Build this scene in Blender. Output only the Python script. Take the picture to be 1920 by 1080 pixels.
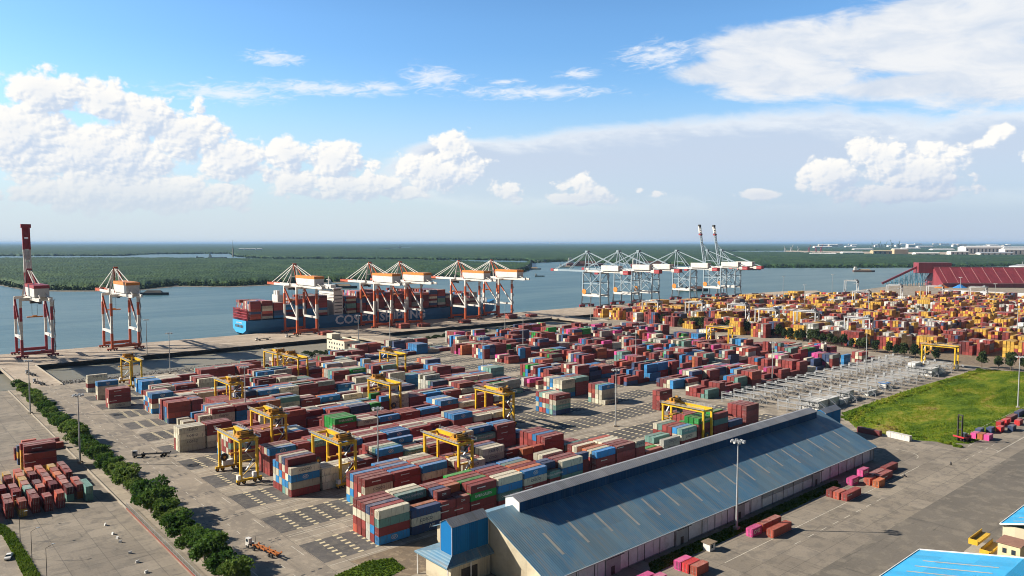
import bpy, bmesh, math, random
import numpy as np
from mathutils import Vector, Matrix
from mathutils.bvhtree import BVHTree
R = math.radians
for o in list(bpy.data.objects): bpy.data.objects.remove(o)
S = bpy.context.scene
COL = S.collection
# ------------------------------------------------------------------ camera
# world axes: X runs along the container lanes, Y runs from the yard towards the river
PITCH, HEAD, CAMZ, FPX = math.atan(85/1400), 41.07, 100.0, 1400.0
cam = bpy.data.objects.new('camera', bpy.data.cameras.new('camera')); COL.objects.link(cam)
cam.location = (0, 0, CAMZ); cam.rotation_euler = (R(90)-PITCH, 0, R(-HEAD))
cam.data.sensor_width = 36; cam.data.lens = 26.25; cam.data.clip_start = 1; cam.data.clip_end = 200000
S.camera = cam
S.view_settings.view_transform = 'Standard'; S.view_settings.look = 'None'
S.view_settings.exposure = 0.74; S.view_settings.gamma = 1
S.cycles.max_bounces = 5; S.cycles.diffuse_bounces = 2; S.cycles.glossy_bounces = 2; S.cycles.volume_bounces = 0
S.cycles.transparent_max_bounces = 6; S.cycles.use_denoising = True; S.cycles.use_adaptive_sampling = True; S.cycles.adaptive_threshold = .02
S.cycles.sample_clamp_indirect = 4; S.cycles.filter_width = 1.0
try:
    S.cycles.denoiser = 'OPENIMAGEDENOISE'; S.cycles.denoising_prefilter = 'ACCURATE'
except Exception: pass
# ------------------------------------------------------------------ node helper
class NT:
    def __init__(s, tree): s.t, s.n, s.l = tree, tree.nodes, tree.links
    def put(s, sock, v):
        if isinstance(v, bpy.types.NodeSocket): s.l.new(v, sock)
        elif v is not None: sock.default_value = v
    def math(s, op, a, b=None, c=None, clamp=False):
        n = s.n.new('ShaderNodeMath'); n.operation = op; n.use_clamp = clamp
        s.put(n.inputs[0], a); s.put(n.inputs[1], b)
        if c is not None: s.put(n.inputs[2], c)
        return n.outputs[0]
    def vm(s, op, a, b=None, out=0):
        n = s.n.new('ShaderNodeVectorMath'); n.operation = op
        s.put(n.inputs[0], a); s.put(n.inputs[1], b)
        return n.outputs[out]
    def mix(s, f, a, b, mode='MIX'):
        n = s.n.new('ShaderNodeMix'); n.data_type = 'RGBA'; n.blend_type = mode
        s.put(n.inputs[0], f); s.put(n.inputs[6], a); s.put(n.inputs[7], b)
        return n.outputs[2]
    def noise(s, vec, scale, detail=4, rough=.55, dist=0):
        n = s.n.new('ShaderNodeTexNoise'); s.put(n.inputs['Vector'], vec)
        n.inputs['Scale'].default_value = scale; n.inputs['Detail'].default_value = detail
        n.inputs['Roughness'].default_value = rough; n.inputs['Distortion'].default_value = dist
        return n.outputs['Fac']
    def vor(s, vec, scale, detail=2, smooth=.6):
        n = s.n.new('ShaderNodeTexVoronoi'); n.feature = 'SMOOTH_F1'; s.put(n.inputs['Vector'], vec)
        n.inputs['Scale'].default_value = scale; n.inputs['Detail'].default_value = detail
        n.inputs['Smoothness'].default_value = smooth
        return n.outputs['Distance']
    def rng(s, v, a, b, c=0., d=1., kind='SMOOTHSTEP'):
        n = s.n.new('ShaderNodeMapRange'); n.interpolation_type = kind
        s.put(n.inputs[0], v)
        for i, x in enumerate((a, b, c, d)): s.put(n.inputs[1+i], x)
        return n.outputs[0]
    def comb(s, x, y, z=0.):
        n = s.n.new('ShaderNodeCombineXYZ')
        for i, v in enumerate((x, y, z)): s.put(n.inputs[i], v)
        return n.outputs[0]
    def sep(s, v):
        n = s.n.new('ShaderNodeSeparateXYZ'); s.put(n.inputs[0], v); return n.outputs
def c4(c): return (c[0], c[1], c[2], 1.)
# ------------------------------------------------------------------ sky and sun
SUN_EL, SUN_DIR = R(30.3), Vector((-.711*math.cos(R(30.3)), .704*math.cos(R(30.3)), math.sin(R(30.3))))
W = bpy.data.worlds.new('World'); S.world = W; W.use_nodes = True
W.cycles.sampling_method = 'NONE'
def deg_px(px, py):
    u = math.atan((px-960)/1400); return math.degrees(u), math.degrees(math.atan((455-py)/1400*math.cos(u)))
def sky_world():
    t = NT(W.node_tree); t.n.clear()
    out = t.n.new('ShaderNodeOutputWorld'); bg = t.n.new('ShaderNodeBackground')
    sky = t.n.new('ShaderNodeTexSky'); sky.sky_type = 'NISHITA'; sky.sun_disc = False
    sky.sun_elevation = SUN_EL; sky.sun_rotation = R(-45.3); sky.air_density = 1; sky.dust_density = .6; sky.ozone_density = 1.6
    bg.inputs[1].default_value = .1
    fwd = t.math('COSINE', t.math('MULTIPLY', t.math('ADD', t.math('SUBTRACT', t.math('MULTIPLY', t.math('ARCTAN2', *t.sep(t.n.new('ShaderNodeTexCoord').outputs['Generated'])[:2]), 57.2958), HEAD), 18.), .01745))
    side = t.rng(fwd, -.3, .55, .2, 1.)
    d = t.n.new('ShaderNodeTexCoord').outputs['Generated']
    x, y, z = t.sep(d)
    az = t.math('SUBTRACT', t.math('MULTIPLY', t.math('ARCTAN2', x, y), 57.2958), HEAD)
    el = t.math('MULTIPLY', t.math('ARCSINE', z), 57.2958)
    P = t.comb(az, el)
    pn = t.comb(az, t.math('MULTIPLY', el, 1.25))
    def shape(lst, P, rag=False):
        best = None
        for cx, cy, rx, ry in lst:
            u, v = deg_px(cx, cy); u2 = deg_px(cx+rx, cy)[0]-u; v2 = deg_px(cx, cy-ry)[1]-v
            q = t.vm('MULTIPLY', t.vm('SUBTRACT', P, (u, v, 0)), (1/u2, 1/v2, 0))
            e = t.math('SUBTRACT', 1., t.vm('LENGTH', q, out=1))
            if rag and rx < 64: e = t.math('MULTIPLY', e, max(.38, rx/64))
            if best is None: best = e
            else:
                n = t.n.new('ShaderNodeMath'); n.operation = 'SMOOTH_MAX'
                t.put(n.inputs[0], best); t.put(n.inputs[1], e); n.inputs[2].default_value = .18; best = n.outputs[0]
        return best
    CU = [(95,178,115,62),(45,255,160,100),(205,198,88,60),(278,224,96,64),(190,290,235,90),(376,192,28,34),(352,255,112,66),
          (440,300,102,62),(555,345,85,42),(250,360,330,60),(545,292,66,46),(630,304,74,56),(655,350,110,42),(690,326,44,48),
          (852,280,60,50),(818,326,100,52),(768,306,44,36),(884,312,50,46),(762,362,64,24),(720,345,60,30),(930,352,34,34),(950,360,44,32),(965,372,40,16),
          (1055,354,40,26),(1088,350,46,36),(1122,360,44,26),(1085,372,110,18),(1195,360,26,12),(1225,366,34,11),(1500,350,40,26),(1530,325,34,26),
          (1560,330,84,56),(1615,290,60,48),(1655,302,66,52),(1715,324,140,58),(1735,285,44,26),(1775,290,40,30),(1840,270,40,24),(1870,250,44,26),(1690,362,190,30),
          (1935,300,46,40),(1425,366,70,16)]
    def billow(pn):
        f = t.noise(pn, .5, 7, .62, .3); w = t.vm('ADD', pn, t.vm('SCALE', t.comb(f, f), None))
        v = t.vor(w, .75, 4, .22)
        return t.math('ADD', t.math('MULTIPLY', t.math('SUBTRACT', f, .5), .9), t.math('MULTIPLY', t.math('SUBTRACT', .40, v), .95))
    S0, S1 = shape(CU, P, True), shape(CU, t.vm('ADD', P, (-.6, .6, 0)), True)
    B0, B1 = billow(pn), billow(t.vm('ADD', pn, (-.16, .16, 0)))
    D0 = t.math('ADD', S0, t.math('MULTIPLY', B0, .52))
    a_cu = t.rng(D0, -.08, .14)
    lit = t.math('ADD', t.math('ADD', t.math('MULTIPLY', t.math('SUBTRACT', S0, S1), 1.3), t.math('MULTIPLY', t.math('SUBTRACT', B0, B1), 1.5)), .5)
    lit = t.rng(lit, -.15, .95)
    lit = t.math('MULTIPLY', lit, t.math('SUBTRACT', 1., t.math('MULTIPLY', t.rng(S0, .45, 1.), .3)))
    # base of each cumulus dissolves into the low haze
    low = t.rng(el, 1.0, 6.)
    # thin high sheets and wisps
    ps = t.comb(t.math('ADD', t.math('MULTIPLY', az, .35), t.math('MULTIPLY', el, .25)), el)
    fs = t.noise(ps, .55, 8, .62, .5); fs2 = t.noise(ps, 2.2, 6, .6, .3)
    fib = t.math('ADD', t.math('MULTIPLY', t.math('SUBTRACT', fs, .5), 1.7), t.math('MULTIPLY', t.math('SUBTRACT', fs2, .5), .5))
    HI = [(1345,140,105,30),(1450,95,190,52),(1470,150,190,46),(1690,80,290,84),(1860,140,260,82),(1720,20,110,26),(1900,30,200,90),(1700,165,220,30)]
    a_hi = t.rng(t.math('ADD', shape(HI, P), t.math('MULTIPLY', fib, .55)), -.05, .42)
    SH = [(1440,318,470,112),(1880,300,330,98),(1180,320,330,86),(960,330,260,70),(870,300,120,40)]
    s_sh = t.math('ADD', shape(SH, P), t.math('MULTIPLY', fib, .22)); a_sh = t.math('MULTIPLY', t.math('MULTIPLY', t.rng(s_sh, -.06, .2), .85), t.rng(el, 1.2, 6.5))
    pw = t.comb(t.math('SUBTRACT', az, t.math('MULTIPLY', el, 1.2)), t.math('MULTIPLY', el, 3.2)); fw = t.math('SUBTRACT', t.noise(pw, .75, 8, .65, .8), .52)
    WI = [(520,116,80,20),(815,150,90,34),(720,168,90,16),(942,158,50,9),(430,178,170,26),(1080,143,60,16),(600,170,240,20),(1000,178,240,20),(1230,110,120,40)]
    a_wi = t.math('MULTIPLY', t.rng(t.math('ADD', shape(WI, P), t.math('MULTIPLY', fw, 2.2)), .15, 1.1), .8)
    # blue sky, deepened away from the horizon
    hsv = t.n.new('ShaderNodeHueSaturation'); hsv.inputs['Hue'].default_value = .502
    t.put(hsv.inputs['Saturation'], t.rng(el, 0., 14., .8, SKY['sat'], 'LINEAR')); t.put(hsv.inputs['Value'], t.rng(el, 16., 42., SKY['val'], .34, 'LINEAR')); t.put(hsv.inputs['Color'], sky.outputs[0])
    K = SKY['k']; HZ = t.mix(t.rng(az, -8., 24.), c4([q*K for q in (.63,.71,.79)]), c4([q*K for q in (.50,.585,.73)])); blue = t.mix(1., hsv.outputs[0], (.92,1.22,1.42,1.), 'MULTIPLY')
    hz = t.rng(el, 0., 12.5, 1., 0.)
    base = t.mix(t.math('MULTIPLY', hz, .93), blue, HZ)
    c = t.mix(a_wi, base, c4([q*K for q in (.9,.93,.97)]))
    c = t.mix(a_sh, c, t.mix(t.rng(t.math('ADD', s_sh, t.math('MULTIPLY', fib, .3)), .02, .48), c4([q*K for q in (.88,.90,.93)]), c4([q*K for q in (.58,.66,.80)])))
    c = t.mix(a_hi, c, t.mix(t.rng(fs, .3, .66), c4([q*K for q in (.64,.72,.84)]), c4([q*K for q in (.86,.88,.91)])))
    cu = t.mix(lit, c4([q*K for q in (.58,.68,.83)]), c4([q*K for q in (1.0,.98,.94)]))
    cu = t.mix(t.math('SUBTRACT', 1., low), cu, HZ)
    c = t.mix(t.math('MULTIPLY', a_cu, t.rng(el, .2, 2.6, .0, 1.)), c, cu)
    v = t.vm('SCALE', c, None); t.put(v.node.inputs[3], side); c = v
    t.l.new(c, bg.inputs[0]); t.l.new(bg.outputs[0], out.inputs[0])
SKY = dict(sat=1.12, val=.86, k=6.2, haze=(.55,.635,.755))
sky_world()
sun = bpy.data.objects.new('sun', bpy.data.lights.new('sun', 'SUN')); COL.objects.link(sun)
sun.data.energy = 5.0; sun.data.angle = R(.5); sun.data.color = (1, .91, .78)
sun.rotation_euler = SUN_DIR.to_track_quat('Z', 'Y').to_euler(); sun.location = (-300, 300, 400)
# ------------------------------------------------------------------ build helpers
class MB:
    """collects boxes, bars, tubes and quads and links them as one mesh object"""
    def __init__(s): s.v, s.f, s.m = [], [], []
    def add(s, vs, fs, m=0):
        b = len(s.v); s.v.extend([tuple(q) for q in vs]); s.f.extend([tuple(b+i for i in f) for f in fs]); s.m.extend([m]*len(fs)); return s
    def box(s, c, d, m=0, rz=0., bottom=True):
        x, y, z = d[0]/2, d[1]/2, d[2]/2; ca, sa = math.cos(rz), math.sin(rz)
        vs = [(c[0]+a*x*ca-b*y*sa, c[1]+a*x*sa+b*y*ca, c[2]+e*z) for e in (-1, 1) for a, b in ((-1,-1),(1,-1),(1,1),(-1,1))]
        fs = [(4,5,6,7),(0,1,5,4),(1,2,6,5),(2,3,7,6),(3,0,4,7)]
        if bottom: fs.append((3,2,1,0))
        return s.add(vs, fs, m)
    def b(s, x0, x1, y0, y1, z0, z1, m=0): return s.box(((x0+x1)/2,(y0+y1)/2,(z0+z1)/2), (x1-x0,y1-y0,z1-z0), m)
    def bar(s, p, q, w, h=None, m=0, w2=None):
        p, q = Vector(p), Vector(q); d = (q-p); 
        if d.length < 1e-6: return s
        d.normalize(); h = h or w
        r = d.cross(Vector((0,0,1))); r = Vector((1,0,0)) if r.length < 1e-3 else r.normalized(); u = r.cross(d)
        k = (w2 or w)/w
        vs = [p+r*a*w/2+u*b*h/2 for a, b in ((-1,-1),(1,-1),(1,1),(-1,1))]+[q+r*a*w*k/2+u*b*h*k/2 for a, b in ((-1,-1),(1,-1),(1,1),(-1,1))]
        return s.add(vs, [(3,2,1,0),(4,5,6,7),(0,1,5,4),(1,2,6,5),(2,3,7,6),(3,0,4,7)], m)
    def tube(s, p, q, r0, r1=None, n=8, m=0):
        p, q = Vector(p), Vector(q); d = (q-p).normalized(); r1 = r0 if r1 is None else r1
        a = d.cross(Vector((0,0,1))); a = Vector((1,0,0)) if a.length < 1e-3 else a.normalized(); b = d.cross(a)
        vs = [p+(a*math.cos(i*math.tau/n)+b*math.sin(i*math.tau/n))*r0 for i in range(n)]+[q+(a*math.cos(i*math.tau/n)+b*math.sin(i*math.tau/n))*r1 for i in range(n)]
        return s.add(vs, [(i,(i+1)%n,n+(i+1)%n,n+i) for i in range(n)]+[tuple(range(n))[::-1], tuple(range(n,2*n))], m)
    def quad(s, *p, m=0): return s.add(p, [tuple(range(len(p)))], m)
    def prism(s, poly, z0, z1, m=0, ms=None):
        n = len(poly); vs = [(x,y,z0) for x,y in poly]+[(x,y,z1) for x,y in poly]
        s.add(vs, [tuple(range(n,2*n))], m); b = len(s.v)-2*n
        for i in range(n): s.f.append((b+i,b+(i+1)%n,b+n+(i+1)%n,b+n+i)); s.m.append(m if ms is None else ms)
        return s
    def mesh(s, name, mats):
        me = bpy.data.meshes.new(name); me.from_pydata(s.v, [], s.f)
        for q in (mats if isinstance(mats, (list, tuple)) else [mats]): me.materials.append(q)
        me.polygons.foreach_set('material_index', s.m); me.update(); return me
    def build(s, name, mats, parent=None, loc=(0,0,0), rz=0., **tags):
        return link(name, s.mesh(name, mats), parent, loc, rz, **tags)
def link(name, data, parent=None, loc=(0,0,0), rz=0., **tags):
    o = bpy.data.objects.new(name, data); COL.objects.link(o); o.parent = parent; o.location = loc; o.rotation_euler = (0,0,rz)
    for k, v in tags.items(): o[{'cat': 'category'}.get(k, k)] = v
    return o
def thing(name, label, cat, loc=(0,0,0), rz=0., group=None):
    o = link(name, None, None, loc, rz, label=label, cat=cat); o.empty_display_size = 1
    if group: o['group'] = group
    return o
KIDS = {}
def dup(o, parent=None, **kw):
    c = o.copy(); COL.objects.link(c)
    if parent is not None: c.parent = parent
    for ch in list(o.children): dup(ch, c)
    return c
def place(proto, loc, rz=0., label=None):
    c = dup(proto); c.location = loc; c.rotation_euler = (0,0,rz)
    if label: c['label'] = label
    return c
# ------------------------------------------------------------------ materials
def leafy(t, p, col, f=.4):
    tr = t.n.new('ShaderNodeBsdfTranslucent'); mx = t.n.new('ShaderNodeMixShader'); mx.inputs[0].default_value = f
    t.put(tr.inputs[0], col); t.l.new(p.outputs[0], mx.inputs[1]); t.l.new(tr.outputs[0], mx.inputs[2])
    t.l.new(mx.outputs[0], t.n['Material Output'].inputs[0])
def mat(name, col, rough=.65, metal=0., var=.18, scale=.6, dirt=None, dirt_amt=.4, bump=0., bscale=4., spec=.4, objrand=0., detail=5, stretch=None):
    m = bpy.data.materials.new(name); m.use_nodes = True; t = NT(m.node_tree); p = t.n['Principled BSDF']
    co = t.n.new('ShaderNodeTexCoord').outputs['Object']
    if stretch: co = t.vm('MULTIPLY', co, stretch)
    f = t.noise(co, scale, detail, .6)
    k = t.rng(f, .25, .75, 1-var, 1+var, 'LINEAR')
    if objrand:
        k = t.math('MULTIPLY', k, t.rng(t.n.new('ShaderNodeObjectInfo').outputs['Random'], 0., 1., 1-objrand, 1+objrand, 'LINEAR'))
    v = t.vm('SCALE', c4(col)[:3], None); v.node.inputs[3].default_value = 1; t.put(v.node.inputs[3], k); c = v
    if dirt:
        g = t.rng(t.noise(co, scale*.35+.01, 6, .65), .5, .68)
        c = t.mix(t.math('MULTIPLY', g, dirt_amt), c, c4(dirt))
    t.put(p.inputs['Base Color'], c); p.inputs['Roughness'].default_value = rough; p.inputs['Metallic'].default_value = metal
    p.inputs['Specular IOR Level'].default_value = spec
    if bump:
        b = t.n.new('ShaderNodeBump'); b.inputs['Strength'].default_value = bump; t.put(b.inputs['Height'], t.noise(co, bscale, 4)); b.inputs['Distance'].default_value = .2
        t.put(p.inputs['Normal'], b.outputs[0])
    return m
def text_mesh(txt, size=1., ext=.02, bold=0.):
    cu = bpy.data.curves.new('lettering', 'FONT'); cu.body = txt; cu.size = size; cu.extrude = ext; cu.align_x = 'CENTER'; cu.align_y = 'CENTER'; cu.offset = bold; cu.resolution_u = 2
    o = bpy.data.objects.new('lettering', cu); COL.objects.link(o)
    dg = bpy.context.evaluated_depsgraph_get(); me = bpy.data.meshes.new_from_object(o.evaluated_get(dg))
    bpy.data.objects.remove(o); bpy.data.curves.remove(cu); return me
def ramp3(t, f, cols):
    n = t.n.new('ShaderNodeValToRGB'); t.put(n.inputs[0], f); e = n.color_ramp.elements
    while len(e) < len(cols): e.new(.5)
    for i, (p, c) in enumerate(cols): e[i].position = p; e[i].color = c4(c)
    return n.outputs[0]
STEEL = mat('galvanised steel', (.42,.43,.43), .5, .3, .15)
BLACK = mat('black rubber', (.02,.02,.022), .8, 0, .2)
GLASS = mat('dark window glass', (.03,.045,.06), .12, 0, .1, spec=.7)
WHITE = mat('white paint', (.72,.71,.68), .5, 0, .1, 1.5, (.35,.27,.2), .3)
GREYM = mat('grey paint', (.33,.35,.37), .55, 0, .12)
DARKM = mat('dark machinery', (.06,.055,.05), .6, .2, .3, 2)
CONC = mat('pale concrete', (.36,.32,.26), .9, 0, .15, .5)
MARKY = mat('cream slot paint', (.55,.47,.30), .8, 0, .3, .8)
# ================================================================== the setting
def ground_mat(name, a, b, c, sc=.02, stain=(.05,.045,.04), joints=None, rough=.92, tracks=.6, bump=.15):
    """weathered pavement: two tones, blotches, dark stains and slab joints"""
    m = bpy.data.materials.new(name); m.use_nodes = True; t = NT(m.node_tree); p = t.n['Principled BSDF']
    co = t.n.new('ShaderNodeTexCoord').outputs['Object']
    big = t.noise(co, sc, 6, .62, .4); mid = t.noise(co, sc*7, 6, .65, .3); fine = t.noise(co, 1.7, 5, .7)
    col = t.mix(t.rng(big, .35, .65), c4(a), c4(b))
    col = t.mix(t.math('MULTIPLY', t.rng(mid, .48, .62), .75), col, c4(c))
    st = t.noise(t.vm('MULTIPLY', co, (1., .07, 1.)), sc*16, 5, .7, .8)
    col = t.mix(t.math('MULTIPLY', t.rng(st, .57, .74), tracks*.75), col, c4(stain))
    st2 = t.noise(t.vm('MULTIPLY', co, (.07, 1.1, 1.)), sc*14, 5, .7, .8)
    col = t.mix(t.math('MULTIPLY', t.rng(st2, .57, .74), tracks*.75), col, c4(stain))
    v = t.vm('SCALE', col, None); t.put(v.node.inputs[3], t.rng(fine, .25, .75, .86, 1.14, 'LINEAR')); col = v
    if joints:
        x, y, z = t.sep(co)
        for q, w in ((x, joints[0]), (y, joints[1])):
            fr = t.math('FRACT', t.math('DIVIDE', q, w)); j = t.math('LESS_THAN', fr, .22/w)
            col = t.mix(t.math('MULTIPLY', j, .45), col, c4(stain))
        cell = t.n.new('ShaderNodeTexWhiteNoise'); cell.noise_dimensions = '2D'
        t.put(cell.inputs['Vector'], t.comb(t.math('FLOOR', t.math('DIVIDE', x, joints[0])), t.math('FLOOR', t.math('DIVIDE', y, joints[1]))))
        v = t.vm('SCALE', col, None); t.put(v.node.inputs[3], t.rng(cell.outputs[0], 0., 1., .87, 1.12, 'LINEAR')); col = v
    t.put(p.inputs['Base Color'], col); p.inputs['Roughness'].default_value = rough; p.inputs['Specular IOR Level'].default_value = .25
    return m
YARD = ground_mat('yard concrete', (.315,.268,.208), (.25,.213,.168), (.385,.33,.255), joints=(7., 7.))
PADM = ground_mat('dark pad asphalt', (.072,.068,.066), (.115,.106,.10), (.15,.135,.115), .06, (.035,.033,.033), tracks=.8)
ROADM = ground_mat('road asphalt', (.285,.242,.19), (.205,.176,.142), (.34,.29,.225), .03, (.085,.078,.07), tracks=.8)
APRON = ground_mat('apron asphalt', (.225,.194,.156), (.28,.24,.188), (.17,.15,.124), .03, (.07,.065,.06), joints=(11., 8.), tracks=.8)
APRON2 = ground_mat('dark apron asphalt', (.135,.12,.10), (.165,.146,.121), (.215,.188,.15), .025, (.055,.052,.05), tracks=.8)
QUAYM = ground_mat('quay concrete', (.40,.325,.25), (.34,.28,.215), (.45,.38,.30), .015, (.12,.10,.085), joints=(12., 9.))
DIRT = ground_mat('bare earth', (.22,.165,.11), (.16,.125,.09), (.29,.225,.15), .05, (.08,.06,.045))
MUD = ground_mat('river mud', (.20,.175,.135), (.15,.14,.11), (.25,.215,.16), .03, (.09,.10,.05))
SAND = ground_mat('pale sand fill', (.43,.34,.25), (.38,.30,.22), (.48,.40,.31), .03, (.2,.16,.12), tracks=.2)
QSIDE = mat('shade-dark quay wall', (.045,.042,.04), .8, 0, .3, .3)  # near black: shade beneath the wharf deck is put into the wall colour
def water_mat(name, a, b, rough=.22, bump=.35, sc=.12):
    m = bpy.data.materials.new(name); m.use_nodes = True; t = NT(m.node_tree); p = t.n['Principled BSDF']
    co = t.n.new('ShaderNodeTexCoord').outputs['Object']
    r = t.vm('MULTIPLY', co, (.22, 1., 1.))
    col = t.mix(t.rng(t.noise(r, .011, 6, .65, .6), .36, .62), c4(a), c4(b)); t.put(p.inputs['Base Color'], col)
    p.inputs['Roughness'].default_value = rough; p.inputs['Specular IOR Level'].default_value = .32; p.inputs['IOR'].default_value = 1.33
    bn = t.n.new('ShaderNodeBump'); bn.inputs['Strength'].default_value = bump; bn.inputs['Distance'].default_value = .5
    h = t.math('ADD', t.noise(t.vm('MULTIPLY', co, (.5, 1., 1.)), sc, 5, .6), t.math('MULTIPLY', t.noise(r, .02, 4, .6, .6), 2.5))
    t.put(bn.inputs['Height'], h); t.put(p.inputs['Normal'], bn.outputs[0]); return m
WATERM = water_mat('river water', (.048,.108,.112), (.095,.158,.153), .34, .9)
BASINM = water_mat('silty basin water', (.24,.215,.165), (.175,.17,.135), .6, .35, .2)
FAR = 90000
MB().quad((-FAR,-FAR,-4),(FAR,-FAR,-4),(FAR,FAR,-4),(-FAR,FAR,-4)).build('river', WATERM, kind='structure')
SHORE = [(-900,-900),(4800,-900),(4800,420),(3200,640),(1950,735),(1700,716),(1480,695),(1180,668),(1000,640),(780,645),(620,648),(430,640),(425,606),(330,606),(96,602),(-900,602)]
MB().prism(SHORE, -6, 0, 0, 1).build('yard_ground', [YARD, QSIDE], kind='structure')
MB().quad((-900,602,-3.9),(780,645,-3.9),(1480,700,-3.9),(1480,712,-3.9),(-900,712,-3.9)).build('basin_water', BASINM, kind='structure')
MB().prism([(-200,712),(1335,712),(1335,802),(-200,802)], -1.6, 0, 0, 1).prism([(-200,716),(1330,716),(1330,798),(-200,798)], -6, -1.6, 1, 1).build('quay_deck', [QUAYM, QSIDE], kind='structure')
MB().prism([(1335.1,715),(1480,735),(1510,760),(1450,792),(1335.1,800)], -6, -.3, 0, 0).build('sand_spit', SAND, kind='structure')
for i, (a, b, c, d) in enumerate(((80,104,601,712.5),(392,424,605,712.5),(690,722,640,712.5))):
    MB().b(a, b, c, d, -1.4, .012).b(a, a+.5, c, d, .012, .9, 1).b(b-.5, b, c, d, .012, .9, 1).build('causeway_road', [QUAYM, CONC], kind='structure')
# sheets on the yard, each a few mm above the one below
def sheet(name, poly, z, m): return MB().quad(*[(x, y, z) for x, y in poly]).build(name, m, kind='structure')
def rect(a, b, c, d): return [(a,c),(b,c),(b,d),(a,d)]
sheet('perimeter_road', rect(78,105,120,604), .004, ROADM)
sheet('apron', [(190,-900),(1400,-900),(1400,136),(430,136),(395,178),(352,178),(352,140),(40,140),(40,-900)], .004, APRON)
sheet('dark_apron', [(-200,-900),(1400,-900),(1400,106),(-200,106)], .008, APRON2)
sheet('left_lot', rect(-300,71,130,600), .004, APRON)
sheet('left_road', [(-300,130),(33,130),(33,300),(20,318),(-300,318)], .008, ROADM)
sheet('dirt_strip', [(118,185),(152,185),(152,206),(112,206)], .006, DIRT)
sheet('right_yard_ground', [(668,150),(1500,150),(1500,690),(780,640),(740,600),(728,400),(690,270),(676,185)], .004, DIRT)
MARK = mat('faded road paint', (.50,.46,.38), .8, 0, .3, .8, (.28,.25,.2), .9)
K0, KP, KW = 210.5, 31.6, 17.8
mk = MB(); ln = MB()
for k in range(13):
    v0 = K0+KP*k; u1 = [396,396,396,396,640,640,640,640,650,650,650,640,560][k]
    u0 = 105.4 if k < 12 else 180
    sheet('container_pad', rect(u0, u1, v0-.2, v0+KW), .004, PADM)
    u = u0+6
    while u < u1-3:                      # painted slot ends, seen on the empty pads
        for r in range(7): mk.quad(*[(x, y, .008) for x, y in rect(u, u+2.0, v0+r*2.9-.1 if r else v0, v0+r*2.9+1.0)])
        u += 6.35
    for q in (v0-3.2, v0+KW+4.4, v0+KW+9): ln.quad(*[(x, y, .0085) for x, y in rect(106, u1, q, q+.25)])
dc = MB()
for k in range(13):
    for q in (-5.5, KW+6.5):
        for i in range(7):
            u = 84.5+i*2.9+(i%2)*.5; v = K0+KP*k+q+i*.35; dc.quad(*[(x, y, .0087) for x, y in rect(u, u+1.25, v, v+.7)])
dc.build('drain_covers', DARKM, kind='structure')
mk.build('slot_markings', MARKY, kind='structure')
for u, a, b, dash in ((86,125,600,0),(94.5,125,600,1),(80.2,125,600,0),(103.2,125,600,2)):
    v = a
    while v < b:
        ln.quad(*[(x, y, .0085) for x, y in rect(u, u+.25, v, v+(3 if dash == 1 else 9.5))]); v += 9 if dash == 1 else 9.5 if dash == 0 else 31.6
for v, a, b, dash in ((128,200,352,0),(121,230,300,1),(118,380,425,1),(134,430,640,0),(130.5,440,640,1)):
    u = a
    while u < b: ln.quad(*[(x, y, .0125) for x, y in rect(u, u+(4.2 if dash else 9), v, v+.28)]); u += 9 if dash else 9.0
for i in range(14):                      # curved edge line by the shed end
    a0, a1 = R(-90+i*13), R(-90+(i+1)*13-1)
    for cx, cy, r in ((366,143,9.),(405,119,6.5)):
        ln.quad(*[(cx+q*math.cos(a), cy+q*math.sin(a), .0125) for q, a in ((r,a0),(r+.35,a0),(r+.35,a1),(r,a1))])
ln.quad((405,112.4,.0125),(405,112.8,.0125),(640,112.8,.0125),(640,112.4,.0125))
ln.quad((405,125.4,.0125),(405,125.8,.0125),(640,125.8,.0125),(640,125.4,.0125))
ln.build('road_markings', MARK, kind='structure')
# --- rock revetment along the yard shore
ROCK = mat('grey rock', (.13,.12,.105), .9, 0, .35, .5)
def rocks(name, spots, seed):
    rnd = random.Random(seed); m = MB()
    for (x, y, z, r) in spots:
        vs = [Vector((rnd.gauss(0,1), rnd.gauss(0,1), rnd.gauss(0,1))).normalized()*r*rnd.uniform(.7,1.2) for _ in range(1)]
        pts = [(x+r*math.cos(a)*rnd.uniform(.7,1.2), y+r*math.sin(a)*rnd.uniform(.7,1.2), z-.2) for a in (0,1.25,2.5,3.76,5.0)]
        top = (x+rnd.uniform(-.3,.3)*r, y+rnd.uniform(-.3,.3)*r, z+r*rnd.uniform(.5,.95))
        m.add(pts+[top], [(i,(i+1)%5,5) for i in range(5)])
    return m.build(name, ROCK, kind='stuff')
rnd = random.Random(4)
MB().quad((96,602,-.02),(428,606,-.02),(428,640,-3.95),(250,634,-3.95),(96,646,-3.95)).build('shore_slope', ROCK, kind='structure')
sp = []
for _ in range(5200):
    u = rnd.uniform(96,426); v = rnd.uniform(602,642); sp.append((u, v, -.1-(v-602)/38*3.9, rnd.uniform(.5,1.4)))
rocks('shore_rocks', sp, 5)
sheet('mud_flat', [(428,641),(620,649),(690,646),(690,672),(560,682),(470,690),(428,690)], -3.4, MUD)
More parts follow.
